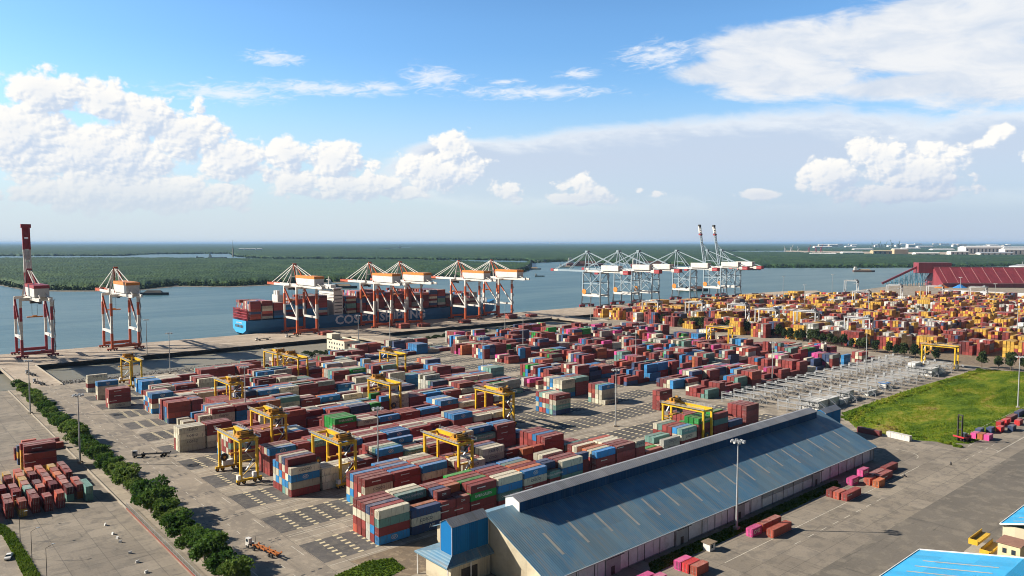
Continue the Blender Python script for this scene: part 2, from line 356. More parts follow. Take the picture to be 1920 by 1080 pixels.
# --- mangrove forest: a rough canopy surface over the far banks, dense rows of crowns
def hash2(i, j, s=0): 
    return np.modf(np.abs(np.sin(i*127.1+j*311.7+s*74.7)*43758.5453))[0]
def vnoise(x, y, s=0):
    i, j = np.floor(x), np.floor(y); a, b = x-i, y-j; a = a*a*(3-2*a); b = b*b*(3-2*b)
    return (hash2(i,j,s)*(1-a)+hash2(i+1,j,s)*a)*(1-b)+(hash2(i,j+1,s)*(1-a)+hash2(i+1,j+1,s)*a)*b
def inpoly(px, py, poly):
    r = np.zeros(px.shape, bool); n = len(poly)
    for i in range(n):
        (x0,y0),(x1,y1) = poly[i], poly[(i+1)%n]
        if y0 == y1: continue
        c = ((y0 > py) != (y1 > py)) & (px < (x1-x0)*(py-y0)/(y1-y0)+x0); r ^= c
    return r
CH, SH_ = math.cos(R(HEAD)), math.sin(R(HEAD))
def ray_ground(px, py):
    """the ground point seen along a bearing and a depression, given in the survey photo's pixels"""
    fy = FPX*math.cos(PITCH)+(540-py)*math.sin(PITCH); fz = -FPX*math.sin(PITCH)+(540-py)*math.cos(PITCH); t = -CAMZ/fz
    X, Y = (px-960)*t, fy*t
    return X*CH+Y*SH_, -X*SH_+Y*CH
LEAF = bpy.data.materials.new('mangrove canopy'); LEAF.use_nodes = True
def leaf_mat(m, dark, mid, light, s1, s2, rough=.8, trans=0):
    t = NT(m.node_tree); p = t.n['Principled BSDF']; co = t.n.new('ShaderNodeTexCoord').outputs['Object']
    f = t.math('ADD', t.math('MULTIPLY', t.noise(co, s1, 6, .65), .55), t.math('MULTIPLY', t.noise(co, s2, 4, .6), .45))
    if trans: f = t.math('ADD', f, t.rng(t.n.new('ShaderNodeObjectInfo').outputs['Random'], 0., 1., -.09, .11, 'LINEAR'))
    col = ramp3(t, f, [(.40, dark), (.5, mid), (.60, light)]); t.put(p.inputs['Base Color'], col); trans and leafy(t, p, col, trans); p.inputs['Roughness'].default_value = rough; p.inputs['Specular IOR Level'].default_value = .15
leaf_mat(LEAF, (.011,.033,.010), (.024,.058,.014), (.054,.095,.022), .006, .09)
def forest(name, bank, x0, x1, ytop, seed, holes=()):
    xs = np.arange(x0, x1, 1.7)
    ys = np.concatenate([np.arange(548,500,-.55), np.arange(500,475,-.35), np.arange(475,462,-.25), np.arange(462,ytop,-.16)])
    PX, PY = np.meshgrid(xs, ys)
    rs = np.random.RandomState(seed)
    by = np.interp(PX, [b[0] for b in bank], [b[1] for b in bank])+(vnoise(PX*.11, PX*0, seed)-.5)*1.0-.012*(np.interp(PX, [b[0] for b in bank], [b[1] for b in bank])-455)
    ins = (PY < by) & (PY >= ytop)
    for h in holes: ins &= ~inpoly(PX, PY, h)
    PXj = PX+rs.uniform(-.6,.6,PX.shape); X, Y = ray_ground(PXj, PY)
    dist = np.hypot(X, Y)
    grow = np.clip((by-PY)/np.maximum(1.1*(PY-455)/40, .12), 0, 1)**.7
    Z = 6.5+4.*vnoise(X/90, Y/90, seed)+3.2*vnoise(X/26, Y/26, seed+3)+rs.uniform(0,1,PX.shape)*np.clip(1.6+dist/3000,1.8,5)
    Z = Z*(.25+.75*grow); Z[~ins] = -4.6
    idx = -np.ones(PX.shape, int)
    q = ins[:-1,:-1] | ins[1:,:-1] | ins[:-1,1:] | ins[1:,1:]
    use = np.zeros(PX.shape, bool); use[:-1,:-1] |= q; use[1:,:-1] |= q; use[:-1,1:] |= q; use[1:,1:] |= q
    idx[use] = np.arange(use.sum()); V = np.stack([X[use],Y[use],Z[use]],1)
    F = np.stack([idx[:-1,:-1][q],idx[:-1,1:][q],idx[1:,1:][q],idx[1:,:-1][q]],1)
    me = bpy.data.meshes.new(name); me.vertices.add(len(V)); me.vertices.foreach_set('co', V.ravel())
    me.loops.add(F.size); me.loops.foreach_set('vertex_index', F.ravel().astype(np.int32)); me.polygons.add(len(F))
    me.polygons.foreach_set('loop_start', np.arange(0,F.size,4,dtype=np.int32)); me.update(calc_edges=True); me.materials.append(LEAF); me.polygons.foreach_set('use_smooth', np.ones(len(F), bool))
    return link(name, me, kind='stuff')
B1 = [(-700,524),(-100,528),(0,531),(50,540),(120,542),(250,541),(300,536),(330,533),(430,534),(520,530),(640,526),(780,521),(900,517),(960,513),(988,506),(996,500),(997,476)]
forest('near_mangrove_forest', B1, -650, 998, 486, 1, [[(-700,484.5),(225,484.5),(300,486),(440,487.5),(520,489),(760,490),(985,497),(1010,480),(1010,455),(-700,455)]])
B2 = [(-700,481),(230,479),(285,476),(430,475),(446,481),(520,485),(640,484.5),(700,485),(985,487.5),(1002,492),(1060,489),(1110,491),(1400,500.5),(1600,500.5),(1760,499.5),(1920,497.5),(2500,494)]
forest('far_mangrove_forest', B2, -650, 2450, 455.75, 2, [[(1335,473.5),(1380,470),(1470,469.4),(1560,471),(1700,472.5),(2500,474),(2500,481),(1900,480.5),(1700,479.5),(1480,474.5)],[(710,467.5),(770,462.5),(775,464),(725,468.6)]])
sheet('industrial_ground', [ray_ground(*q) for q in ((1460,479.5),(2480,481),(2480,466),(1480,466))], -.5, SAND)
def bank_trees(name, bank, x0, x1, seed, rows, n, size):
    """ragged clumps of mangrove leaning out along the water's edge"""
    rs = np.random.RandomState(seed); o = MB(); x = x0
    while x < x1:
        y = np.interp(x, [b[0] for b in bank], [b[1] for b in bank]); d = 140000/(y-455)
        for k in range(rows):
            u, v = ray_ground(x+rs.uniform(-2,2), y-k*.016*(y-455)-rs.uniform(0,.012)*(y-455)+rs.uniform(-.3,.3)); h = rs.uniform(5.5,11.5)+1.2*k; r = rs.uniform(4,8)
            for _ in range(n):
                dd = rs.normal(size=3); dd /= np.linalg.norm(dd); q = np.array((u,v,h*.36-3.2))+dd*np.array((r,r,h*.62))*rs.uniform(.55,1.1)
                a = rs.normal(size=3); a /= np.linalg.norm(a); b = np.cross(a, rs.normal(size=3)); b /= np.linalg.norm(b); s = size*rs.uniform(.6,1.4)
                o.quad(*[(p[0],p[1],max(p[2],-4.1)) for p in (q-a*s-b*s*.6, q+a*s-b*s*.5, q+a*s*.7+b*s*.6, q-a*s*.6+b*s*.7)])
        x += 5.5/d*1400*rs.uniform(.6,1.4)
    return o.build(name, LEAF, kind='stuff')
bank_trees('near_bank_mangroves', B1[:-2], -250, 992, 3, 3, 42, 1.7)
bank_trees('far_bank_mangroves', B2[9:], 1000, 2050, 4, 2, 26, 2.4)
bank_trees('creek_bank_mangroves', B2[:10], -150, 1000, 6, 1, 14, 4.5)
# low cloud-free bank: strip of mud under the mangrove edge
mb = MB(); pts = [ray_ground(x, y+1.6) for x, y in B1[:-2]]; pts2 = [ray_ground(x, y-3) for x, y in B1[:-2]]
for i in range(len(pts)-1): mb.quad((*pts[i],-3.9),(*pts[i+1],-3.9),(*pts2[i+1],-3.2),(*pts2[i],-3.2))
mb.build('mud_bank', MUD, kind='structure')
# ================================================================== shipping containers
def cont_mat(name, col, dust=(.56,.43,.37), damt=.3):
    m = bpy.data.materials.new(name); m.use_nodes = True; t = NT(m.node_tree); p = t.n['Principled BSDF']
    tc = t.n.new('ShaderNodeTexCoord'); co = tc.outputs['Object']; g = t.n.new('ShaderNodeNewGeometry')
    at = t.n.new('ShaderNodeAttribute'); at.attribute_name = 'rnd'
    r = t.math('FRACT', t.math('ADD', at.outputs['Fac'], t.n.new('ShaderNodeObjectInfo').outputs['Random']))
    off = t.comb(t.math('MULTIPLY', r, 91.), t.math('MULTIPLY', r, 47.), t.math('MULTIPLY', r, 13.))
    q = t.vm('ADD', co, off)
    f = t.noise(q, .55, 5, .65); stre = t.noise(t.vm('MULTIPLY', q, (2.2, 2.2, .25)), 1.0, 4, .6)
    k = t.math('MULTIPLY', t.rng(r, 0., 1., .68, 1.3, 'LINEAR'), t.rng(f, .25, .75, .86, 1.14, 'LINEAR'))
    v = t.vm('SCALE', c4(col)[:3], None); t.put(v.node.inputs[3], k)
    rust = t.math('MULTIPLY', t.rng(stre, .52, .70), .6)
    c = t.mix(rust, v, c4((.13,.06,.035)))
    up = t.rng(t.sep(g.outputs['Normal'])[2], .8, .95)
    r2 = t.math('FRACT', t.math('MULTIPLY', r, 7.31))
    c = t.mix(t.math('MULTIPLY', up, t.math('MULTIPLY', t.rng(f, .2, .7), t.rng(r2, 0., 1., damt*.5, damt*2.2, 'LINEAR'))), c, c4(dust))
    t.put(p.inputs['Base Color'], c); p.inputs['Roughness'].default_value = .55; p.inputs['Specular IOR Level'].default_value = .35
    x, y, z = t.sep(co)
    w = t.math('SINE', t.math('MULTIPLY', t.math('ADD', x, y), 22.))
    b = t.n.new('ShaderNodeBump'); b.inputs['Strength'].default_value = .9; b.inputs['Distance'].default_value = .06
    t.put(b.inputs['Height'], w); t.put(p.inputs['Normal'], b.outputs[0]); return m
CC = {'M': ((.30,.052,.047),'maroon'), 'R': ((.48,.10,.06),'rust red'), 'C': ((.70,.65,.50),'cream'), 'G': ((.50,.50,.44),'pale grey'),
      'B': ((.035,.25,.56),'blue'), 'N': ((.05,.09,.20),'navy'), 'T': ((.18,.36,.31),'grey-green'), 'E': ((.015,.32,.045),'bright green'),
      'P': ((.72,.075,.30),'pink'), 'O': ((.52,.15,.055),'orange-brown'), 'Y': ((.68,.40,.06),'yellow'), 'W': ((.74,.73,.68),'white'), 'D': ((.15,.03,.033),'dark red'), 'S': ((.62,.035,.04),'bright red')}
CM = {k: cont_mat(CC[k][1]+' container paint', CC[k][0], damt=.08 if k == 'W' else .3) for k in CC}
CODES = list(CC)
CW, CHT, ROWP = 2.5, 2.82, 2.93
LEN = {40: 12.1, 20: 6.0, 45: 13.6}
CONT = []       # dicts: position of the -u -v bottom corner, length, colour, where it stands
def put(u, v, z, L, c, where, tier=0, ntier=1, row=0, rz=0.): CONT.append(dict(u=u, v=v, z=z, L=LEN[L], Lc=L, c=c, w=where, tier=tier, nt=ntier, row=row, rz=rz))
def bay(k, u, L, rows, where=None, v0=None, zb=0.):
    v0 = K0+KP*k+.25 if v0 is None else v0
    for r, st in enumerate(rows):
        for i, c in enumerate(st):
            if c != ' ': put(u, v0+r*ROWP, zb+i*2.9, L, c, where or (k, u), i, len(st), r)
rnd = random.Random(11)
def pick(w): 
    s = rnd.uniform(0, sum(w.values()))
    for c, q in w.items():
        s -= q
        if s <= 0: return c
    return c
MIX1 = dict(M=44, C=21, G=11, B=13, N=5, T=7, R=4, E=1.2, O=2, D=5)
MIX2 = dict(M=50, C=13, G=9, B=8, N=7, T=4.5, R=6, E=3, P=5, O=3, D=6)
MIX3 = dict(Y=35, M=20, R=12, W=9, D=12, O=8, N=4, G=4, T=2, S=2)
def rbay(k, u, L, mixw, lo, hi, drop=.1, v0=None, rows=6, where=None):
    h = rnd.randint(lo, hi); out = []; run = pick(mixw)
    for r in range(rows):
        hh = h if rnd.random() > .2 else max(0, h-rnd.choice((1,1,2)))
        if rnd.random() < drop: hh = 0
        st = ''
        for i in range(hh):
            if rnd.random() < .42: run = pick(mixw)
            st += run
        out.append(st)
    bay(k, u, L, out, where, v0)
SPEC = {0: [(125.3,40,['BMTC','MBMM','GGCN','MMCM','MMCM','RMCM']),(138.2,40,['NCN','MMO','MM','MMMT','MMCC','MMMC']),
  (151,20,['MMM','MSRM','MMMN','MMMM','MMMM','MM']),(157.3,20,['MMM','MMM','MMMO','MMMR','MMMM','MM']),
  (163.8,40,['MMEM','MMMM','MMME','MMMM','MMMM','MMME']),(176.9,40,['MTBC','MMMC','MMMM','MMMM','MMMM','MMMN']),
  (190,40,['MMCB','MMMO','MMMM','MMMO','MMMT','MMMB']),(203.6,20,['MMT','MMMN','MMMN','MM','','']),
  (210.6,40,['MTBC','MMMM','MMMM','','MMMC','MMMC']),(223.3,20,['T','MMMN','MMM','','','']),
  (231,40,['MMMB','MMMC','MMMO','MMC','MMMC','MMMM']),(244.2,40,['MMMM','MMMM','MMMM','MMMC','MMMC','MMMR']),
  (257.2,20,['MMMC','MMC','MMM','','','MMM']),(264,40,['MR','ME','MR','M','','']),(277,40,['TGG','TC','MMT','MMT','','']),
  (290.5,40,['MMCT','BCCB','MMMM','MMMM','MMMT','MMMC']),(304,40,['MMMME','MMMEE','MMMEE','MMEE','','']),
  (317.5,40,['MMMTM','MTM','NM','MM','','']),(331,40,['TMN','MNM','MMR','MTT','MMEE','ME']),(346.5,40,['MMMMM']*4+['MMM','MMM'])],
 1: [(138.4,40,['MMCM','MCMM','MMMM','TBCB','BCMM','']),(151.2,40,['MMMM','MMMB','MMMM','MMMB','MMMM','MMMB']),
  (164.2,40,['MMCB','MMMM','MMMC','MMMR','MMMC','MMMC']),(177.2,20,['MM','CM','MM','CMM','MMM','M']),(184,40,['MMC','MMM','MMC','MMC','MMM','MMM']),
  (197.2,40,['MB','MMCC','MMMC','MMMN','MMMM','']),(211,20,['MM','MMM','C','CC','','']),(217.6,20,['MMO','MMM','','','','']),(224.2,20,['MMR','MM','','','','']),
  (231,40,['CMMM','MMMM','BMMB','MMMM','MMMM','BMMM']),(244,40,['MT','MM','MM','','','']),(337,40,['MM','MM','MM','MM','','']),(350,40,['','MM','MM','','',''])],
 2: [(123.8,40,['MCBC','CBCMM','TBRCN','MCBMC','MBCBM','MGCB']),(137,40,['CCC','CCC','CNC','RC','CC','CC']),(150.2,40,['MMM','MMC','MMC','MM','MM','MM']),
  (163.3,40,['MMMB','MMMT','MMMC','MMMM','MMMM','MMM']),(176.3,40,['MMT','MMC','MMM','MMC','MMMB','MMM']),(189.6,40,['MMM','MMC','MMM','MMM','MMC','MMS']),
  (202.6,40,['MMMC','MMMM','MMMR','MMMM','MMMM','MMM']),(216,40,['MMT','MMMB','MMMC','MMMM','MMM','MMM']),(229,40,['MMMM','MMMB','MMMB','MMM','MMC','MM']),
  (242.3,20,['MN','MB','MC','','','']),(249,20,['T','C','B','','','']),(355.5,40,['MMMM','MMMM','','','',''])],
 3: [(128.5,40,['MMMB','MMMC','MMMM','MMMM','','']),(141.5,20,['MMMM','MMMM','MMMO','','','']),(148.5,40,['MMMT','MMMT','MMMM','MMMM','MMC','MM']),
  (161.5,40,['MMB','MMC','MMC','MMM','MMM','MMC']),(174.5,40,['MMM','MMC','MMM','MMM','MMC','MMM']),(187.6,40,['MMB','MMB','MMB','MMM','MMM','MMC']),
  (200.7,40,['MMM','MMC','MMM','MMC','MMM','MMM']),(213.7,40,['MB','MMM','MMC','MMC','MMM','MMM']),(226.7,40,['MMMB','MMMB','MMMB','MMMC','MMM','MMM']),
  (240,40,['CMC','MMC','MMM','MMC','MMM','MMM']),(253,40,['CMC','MMC','MMM','MMN','MMM','']),(300,40,['NTCM','TGCM','BTMC','MCMC','RBMT','BCBM']),
  (342.5,40,['C','CCCB','CCCT','CMRM','TCRM',''])],
 4: [(123.6,40,['CMTM','TCMG','GMCC','CMMC','BCCN','BGMM']),(136.7,40,['MMMM','MMMM','MMMR','CMMR','MMMM','']),(150,40,['CMM','CMB','BMC','BMC','CCB','']),
  (163,40,['MM','MM','TM','MM','MM','']),(176,40,['MMME','MMEE','MMEE','MMEE','MMMM','MMM']),(189,40,['CMC','MMC','MMM','MMC','MMM','']),
  (202,40,['MMB','MM','MMM','MMM','MMM','']),(215,40,['MMM','MMR','MMM','MMR','','']),(228,40,['MMB','MMB','MM','MMM','','']),(241,40,['MMMB','MMMB','MMMC','MMMB','MMMB','MMM']),
  (254,40,['MMC','MMM','MMO','MMM','','']),(267,40,['MMMM','MMMM','MMM','MMN','MMM','MMC']),(280,40,['MMC','MMC','MMM','MMM','','']),
  (336.5,40,['BTCC','CMCC','CCCC','BCBB','RBCC','TCMC']),(349.5,40,['MMMT','MMMT','MMMM','MMMM','MMMB','MMB'])],
 5: [(111,40,['CCCC','CCCC','MMCC','','','']),(124,40,['CCMM','CMMM','MMMM','MMM','','']),(137.4,20,['MMM','MMM','MMM','','','']),(144,20,['MMM','MMR','MMM','MM','',''])],
 8: [(124.8,40,['BCMB','CCMB','MBCB','BMBC','CMBM','MBCM'])], 9: [(109.3,40,['CMMM','MCMM','MMMM','','',''])],
 10: [(110,40,['CCCB','MCCB','','','',''])], 11: [(110.7,40,['GMCC','CMC','','','',''])]}
for k, bs in SPEC.items():
    for u, L, rows in bs: bay(k, u, L, rows)
HOLES = {3: [(266,299),(313,342),(356,396)], 4: [(294,336),(363,396)], 2: [(256,355),(369,396)], 1: [(257,396)], 0: [(359,700)]}
def fill(k, u, ue, mixw, lo, hi, drop, p20, gap):
    while u < ue:
        if rnd.random() < gap: u += 12.9; continue
        if rnd.random() < p20:
            for q in (0, 6.4): rbay(k, u+q, 20, mixw, max(1,lo-1), hi, drop+.1)
        else: rbay(k, u, 40, mixw, lo, hi, drop)
        u += 12.95
fill(5, 150.6, 330, MIX1, 3, 4, .04, .06, .015); fill(6, 124.5, 342, MIX1, 3, 4, .04, .06, .015); fill(7, 124.5, 330, MIX1, 3, 4, .04, .06, .015)
fill(8, 138, 330, MIX1, 3, 4, .05, .08, .03); fill(9, 136, 325, MIX1, 3, 4, .05, .08, .03); fill(10, 136, 330, MIX1, 2, 4, .1, .12, .06)
fill(11, 140, 400, MIX1, 1, 3, .15, .12, .12); fill(12, 330, 400, MIX1, 1, 3, .2, .15, .2)
for k in range(1, 13):
    a, b = {1:(402,402),2:(405,640),3:(402,640),4:(400,640),5:(345,640),6:(372,640),7:(396,645),8:(400,650),9:(400,650),10:(400,650),11:(420,640),12:(440,560)}[k]
    fill(k, a, b, MIX2, 2 if k > 1 else 1, 4, .14, .22, .1)
for k, u, L, rows in ((5,372,40,['M','M']),(4,370,40,['M','M'])): bay(k, u, L, rows)
# yard beyond the hedge: yellow and dark red stacks five and six high
YEL = dict(Y=62, M=18, D=6, O=4, R=4, N=2, W=2); DRK = dict(M=38, D=26, R=10, Y=14, N=6, G=4, W=3); WHT = dict(W=34, G=26, M=14, R=8, N=8, Y=8)
for kk in range(17):
    v0 = 158+31.8*kk
    u = 716+max(0, (300-v0))*.3 if v0 < 380 else 712+max(0, (v0-420))*.12
    ue = 1290 if v0 < 330 else min(1480, 1130+ (690-v0)*1.6)
    th, th_n, h0 = MIX3, 0, 5
    while u < ue:
        if th_n <= 0: th, th_n, h0 = rnd.choice((YEL, YEL, YEL, MIX3, DRK, DRK, WHT)), rnd.randint(1, 3), rnd.choice((3,4,5,5,6))
        th_n -= 1
        if rnd.random() < .09: u += 13; continue
        if rnd.random() < .3:
            for q in (0, 6.4): rbay(kk, u+q, 20, th, h0-1, h0, .05, v0, 6, ('right', kk, u))
        else: rbay(kk, u, 40, th, h0-1, h0, .04, v0, 6, ('right', kk, u))
        u += 13.1
# white refrigerated units standing in the racks
for i, rows in ((1,['WW','WW','WW','WW']),(2,['WW','WW','','W']),(3,['W','','','']),(4,['','WW','WW','']),(6,['W','','','']),(14,['WW','WW','WW','WW','WWW','WWW']),(15,['W','WW','WW','W'])): bay(0, 411.85+13.4*i, 40, rows, ('reefer', i))
# apron beside the shed, the edge of the grass, the left lot
AP = [(224.4,133.3,20,'P'),(231.2,133.3,20,'R'),(237.4,133.3,20,'R'),(229,128.2,40,'R'),(184.5,133.6,20,'P'),(184.8,130.9,20,'S'),(185.2,128.1,20,'R'),
      (166.5,134,20,'P'),(165,131.2,20,'P'),(166.8,128.4,20,'O'),(167.2,125.6,20,'S'),(168.6,131.2,20,'P'),
      (283.6,134.2,20,'M'),(283.3,131.3,20,'R'),(283.8,128.4,40,'M'),(304,135.6,20,'P'),(309.7,131,20,'R'),(316.5,132.6,40,'M'),(316.8,129.7,40,'M'),(309.3,127.2,20,'O'),(330.5,133,40,'M'),
      (425,127.6,20,'P'),(425.4,124.8,20,'O'),(425.8,121.9,20,'P'),(436,129,20,'N'),(443,126,20,'N'),(449,123.3,20,'S'),(456.5,119.9,20,'N'),
      (462,127,20,'S'),(470,126.6,20,'S'),(474,121.5,20,'S'),(480,127.2,40,'M'),(497,127.8,40,'N'),(512,124.5,40,'M'),(526,127.4,40,'D'),(542,126.5,20,'N')]
for u, v, L, c in AP: put(u, v, 0, L, c, ('apron', u))
put(309.7, 133.9, 2.9, 20, 'P', ('apron', 309), 1, 2)
put(393.8, 174, 0, 40, 'D', ('grass', 0), rz=R(-96)); put(395.6, 159.8, 0, 40, 'W', ('grass', 1), rz=R(-98))
lot = random.Random(7)
for j in range(7):
    for i in range(10):
        if (j == 0 and i > 7) or lot.random() < .04: continue
        u = 26.5+i*4.0+lot.uniform(-.3,.3); v = 319+j*6.9+(i%2)*1.2
        for q in range(2 if lot.random() < .8 else 1): put(u, v, q*2.9, 20, lot.choice('MMRMMDMMMRYYOT'), ('lot', j, i), q, 2, i, R(90))
put(64.5, 322, 0, 40, 'T', ('lot', 9, 9), 0, 2, 0, R(90)); put(64.5, 322, 2.9, 40, 'T', ('lot', 9, 9), 1, 2, 0, R(90))
for i, h in enumerate((3,4,4,4,3,3,3,2,2,2)):
    run = lot.choice('MNYMDM')
    for q in range(h):
        if lot.random() < .75: run = lot.choice('MMNMYYDMRMYM')
        put(49.6+(i%3)*.4, 377+i*3.1, q*2.9, 40, run, ('lot2', 0, i), q, h, i)
for i in range(5): put(56+(i%2)*3, 410+i*5, 0, 40 if i%2 else 20, lot.choice('MMRM'), ('lot3', i))
# on the deck of the ship
SHIPMIX = dict(M=40, D=14, N=9, B=7, C=10, G=8, R=6, T=3, P=2)
for j, u in enumerate([322, 335.5]+[349+13.4*i for i in range(5)]+[441+13.4*i for i in range(15)]):
    h = [7,7,6,5,7,8,8][j] if j < 7 else rnd.choice((7,8,8,9,8)) if j < 18 else rnd.choice((3,5,6))
    for r in range(16):
        run = pick(SHIPMIX); hh = h if rnd.random() > .25 or r == 0 else h-1
        for i in range(hh):
            if rnd.random() < .6: run = pick(SHIPMIX)
            put(u, 809.4+r*2.62, 14.9+i*2.86, 40, run, ('ship', j, r), i, hh, r)
# --- which of them the photo shows largest: one look from the survey camera through the boxes
def corners(c):
    ca, sa = math.cos(c['rz']), math.sin(c['rz']); o = []
    for z in (c['z']+.02, c['z']+CHT):
        for a, b in ((0,0),(c['L'],0),(c['L'],CW),(0,CW)): o.append(Vector((c['u']+a*ca-b*sa, c['v']+a*sa+b*ca, z)))
    return o
BF = [(4,5,6,7),(0,1,5,4),(1,2,6,5),(2,3,7,6),(3,0,4,7)]
WAREH = dict(u0=140., u1=349., ve=145.5, vr=172.5, vb=199.5, ze=6.5, zr=18.2)
def measure():
    vs, fs = [], []
    for c in CONT:
        b = len(vs); vs += corners(c); fs += [tuple(b+i for i in f) for f in BF]
    w = WAREH; b = len(vs)
    for u in (w['u0'], w['u1']): vs += [Vector((u,w['ve'],0)),Vector((u,w['ve'],w['ze'])),Vector((u,w['vr'],w['zr']+2)),Vector((u,w['vb'],w['ze'])),Vector((u,w['vb'],0))]
    fs += [(b,b+1,b+6,b+5),(b+1,b+2,b+7,b+6),(b+2,b+3,b+8,b+7),(b,b+1,b+2,b+3,b+4)]
    bvh = BVHTree.FromPolygons(vs, fs); o = Vector((0,0,CAMZ)); n = len(CONT)*5
    vis = {}; endvis = {}; sidevis = {}
    rot = cam.rotation_euler.to_matrix()
    for py in range(520, 1082, 2):
        for px in range(0, 1920, 2):
            d = rot @ Vector((px-960, 540-py, -FPX)); h = bvh.ray_cast(o, d)
            if h[2] is not None and h[2] < n:
                i, f = divmod(h[2], 5); vis[i] = vis.get(i, 0)+1
                if f == 4: endvis[i] = endvis.get(i, 0)+1
                if f == 1: sidevis[i] = sidevis.get(i, 0)+1
    return vis, endvis, sidevis
VIS, ENDV, SIDEV = measure()
order = sorted(VIS, key=lambda i: -VIS[i])
SOLO = set(order[:296])
# --- one mesh per colour and length, shared by all copies
FRAME = {}
LOCK = mat('bright locking bars', (.5,.5,.48), .4, .4)
def body_mesh(c, L):
    key = (c, L)
    if key in FRAME: return FRAME[key]
    l, m = LEN[L], MB(); e = .05
    m.b(e, l-e, e, CW-e, .16, CHT-.05)                                   # walls set in behind the frame
    for x in (0, l-.16):
        for y in (0, CW-.16): m.b(x, x+.16, y, y+.16, 0, CHT)
    for y in (0, CW-.1): m.b(.16, l-.16, y, y+.1, 0, .17); m.b(.16, l-.16, y, y+.1, CHT-.11, CHT-.003)
    for x in (0, l-.1): m.b(x, x+.1, .16, CW-.16, 0, .17); m.b(x, x+.1, .16, CW-.16, CHT-.13, CHT-.003)
    n = int(l/.56)
    for i in range(n): m.b(.16+i*(l-.32)/n+.05, .16+i*(l-.32)/n+.30, .18, CW-.18, CHT-.05, CHT-.02)
    for x in (.0, l-.18):
        for y in (0., CW-.18): m.b(x-.004, x+.184, y-.004, y+.184, CHT-.12, CHT+.006, 1); m.b(x-.004, x+.184, y-.004, y+.184, -.002, .12, 1)
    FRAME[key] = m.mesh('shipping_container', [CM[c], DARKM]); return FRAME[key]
DOORM = {}
def door_mesh(c, s):
    if (c, s) not in DOORM:
        m = MB(); y0 = .17 if s == 0 else CW/2+.01; y1 = y0+CW/2-.18
        m.b(-.012, .052, y0, y1, .18, CHT-.14)
        for y in (y0+.28, y1-.25): m.tube((-.04,y,.2),(-.04,y,CHT-.16), .03, n=6, m=1); m.b(-.05,-.012,y-.09,y+.09,.95,1.1,1)
        for z in (.6,1.4,2.2): m.b(-.02,-.012,y0+.03,y1-.03,z,z+.05)
        DOORM[(c, s)] = m.mesh('door', [CM[c], LOCK])
    return DOORM[(c, s)]
LETW = mat('white lettering paint', (.68,.66,.6), .6, 0, .2, 1.2); LETK = mat('faded dark lettering', (.075,.085,.11), .6, 0, .3, 1.2)
LM = {}
def letter_mesh(txt, size, m):
    if txt not in LM:
        me = text_mesh(txt, size, .012, .012); me.materials.clear(); me.materials.append(m); LM[txt] = me
    return LM[txt]
def emblem_mesh():
    if 'emblem' not in LM:
        m = MB(); n = 20
        def ring(rx, ry, w):
            for i in range(n):
                a, b = i*math.tau/n, (i+1)*math.tau/n
                m.quad(*[(r*math.cos(q)*rx/ry, r*math.sin(q), 0) for r, q in ((ry,a),(ry,b),(ry-w,b),(ry-w,a))])
        ring(1.25, .78, .15)
        m.quad((-.75,-.14,0),(0,-.45,0),(0,-.2,0),(-.55,.06,0)); m.quad((.75,.14,0),(0,.45,0),(0,.2,0),(.55,-.06,0)); m.quad((-.5,.1,0),(.3,.36,0),(.36,.22,0),(-.4,-.02,0)); m.quad((.5,-.1,0),(-.3,-.36,0),(-.36,-.22,0),(.4,.02,0))
        LM['emblem'] = m.mesh('emblem', LETW)
    return LM['emblem']
ORD = ['first','second','third','fourth','fifth','sixth','seventh','eighth','ninth','tenth','eleventh','twelfth','thirteenth','fourteenth','fifteenth','sixteenth','seventeenth','eighteenth','nineteenth','twentieth']
bays = {}
for c in CONT:
    if len(c['w']) == 2 and isinstance(c['w'][0], int): bays.setdefault(c['w'][0], set()).add(round(c['u'], 1))
bays = {k: sorted(v) for k, v in bays.items()}
BLK = ['block beside the blue-roofed shed','second block from the shed']+[f'{ORD[i]} block from the shed' for i in range(2, 13)]
def label_for(i, c):
    name = CC[c['c']][1]; w = c['w']
    t = 'bottom' if c['tier'] == 0 and c['nt'] > 1 else 'top' if c['tier'] == c['nt']-1 else ORD[c['tier']]+' up'
    if isinstance(w[0], int):
        b = bays[w[0]].index(round(c['u'], 1)); rw = 'front' if c['row'] == 0 else 'back' if c['row'] == 5 else ORD[c['row']]
        bay_ = 'bay at the road' if b == 0 else f'{ORD[b]} bay' if b < 20 else 'far bay'
        return f"{name} container, {t}, {rw} column, {bay_}, {BLK[w[0]]}"
    return None
cnt = {}; used = {}
APL = {}
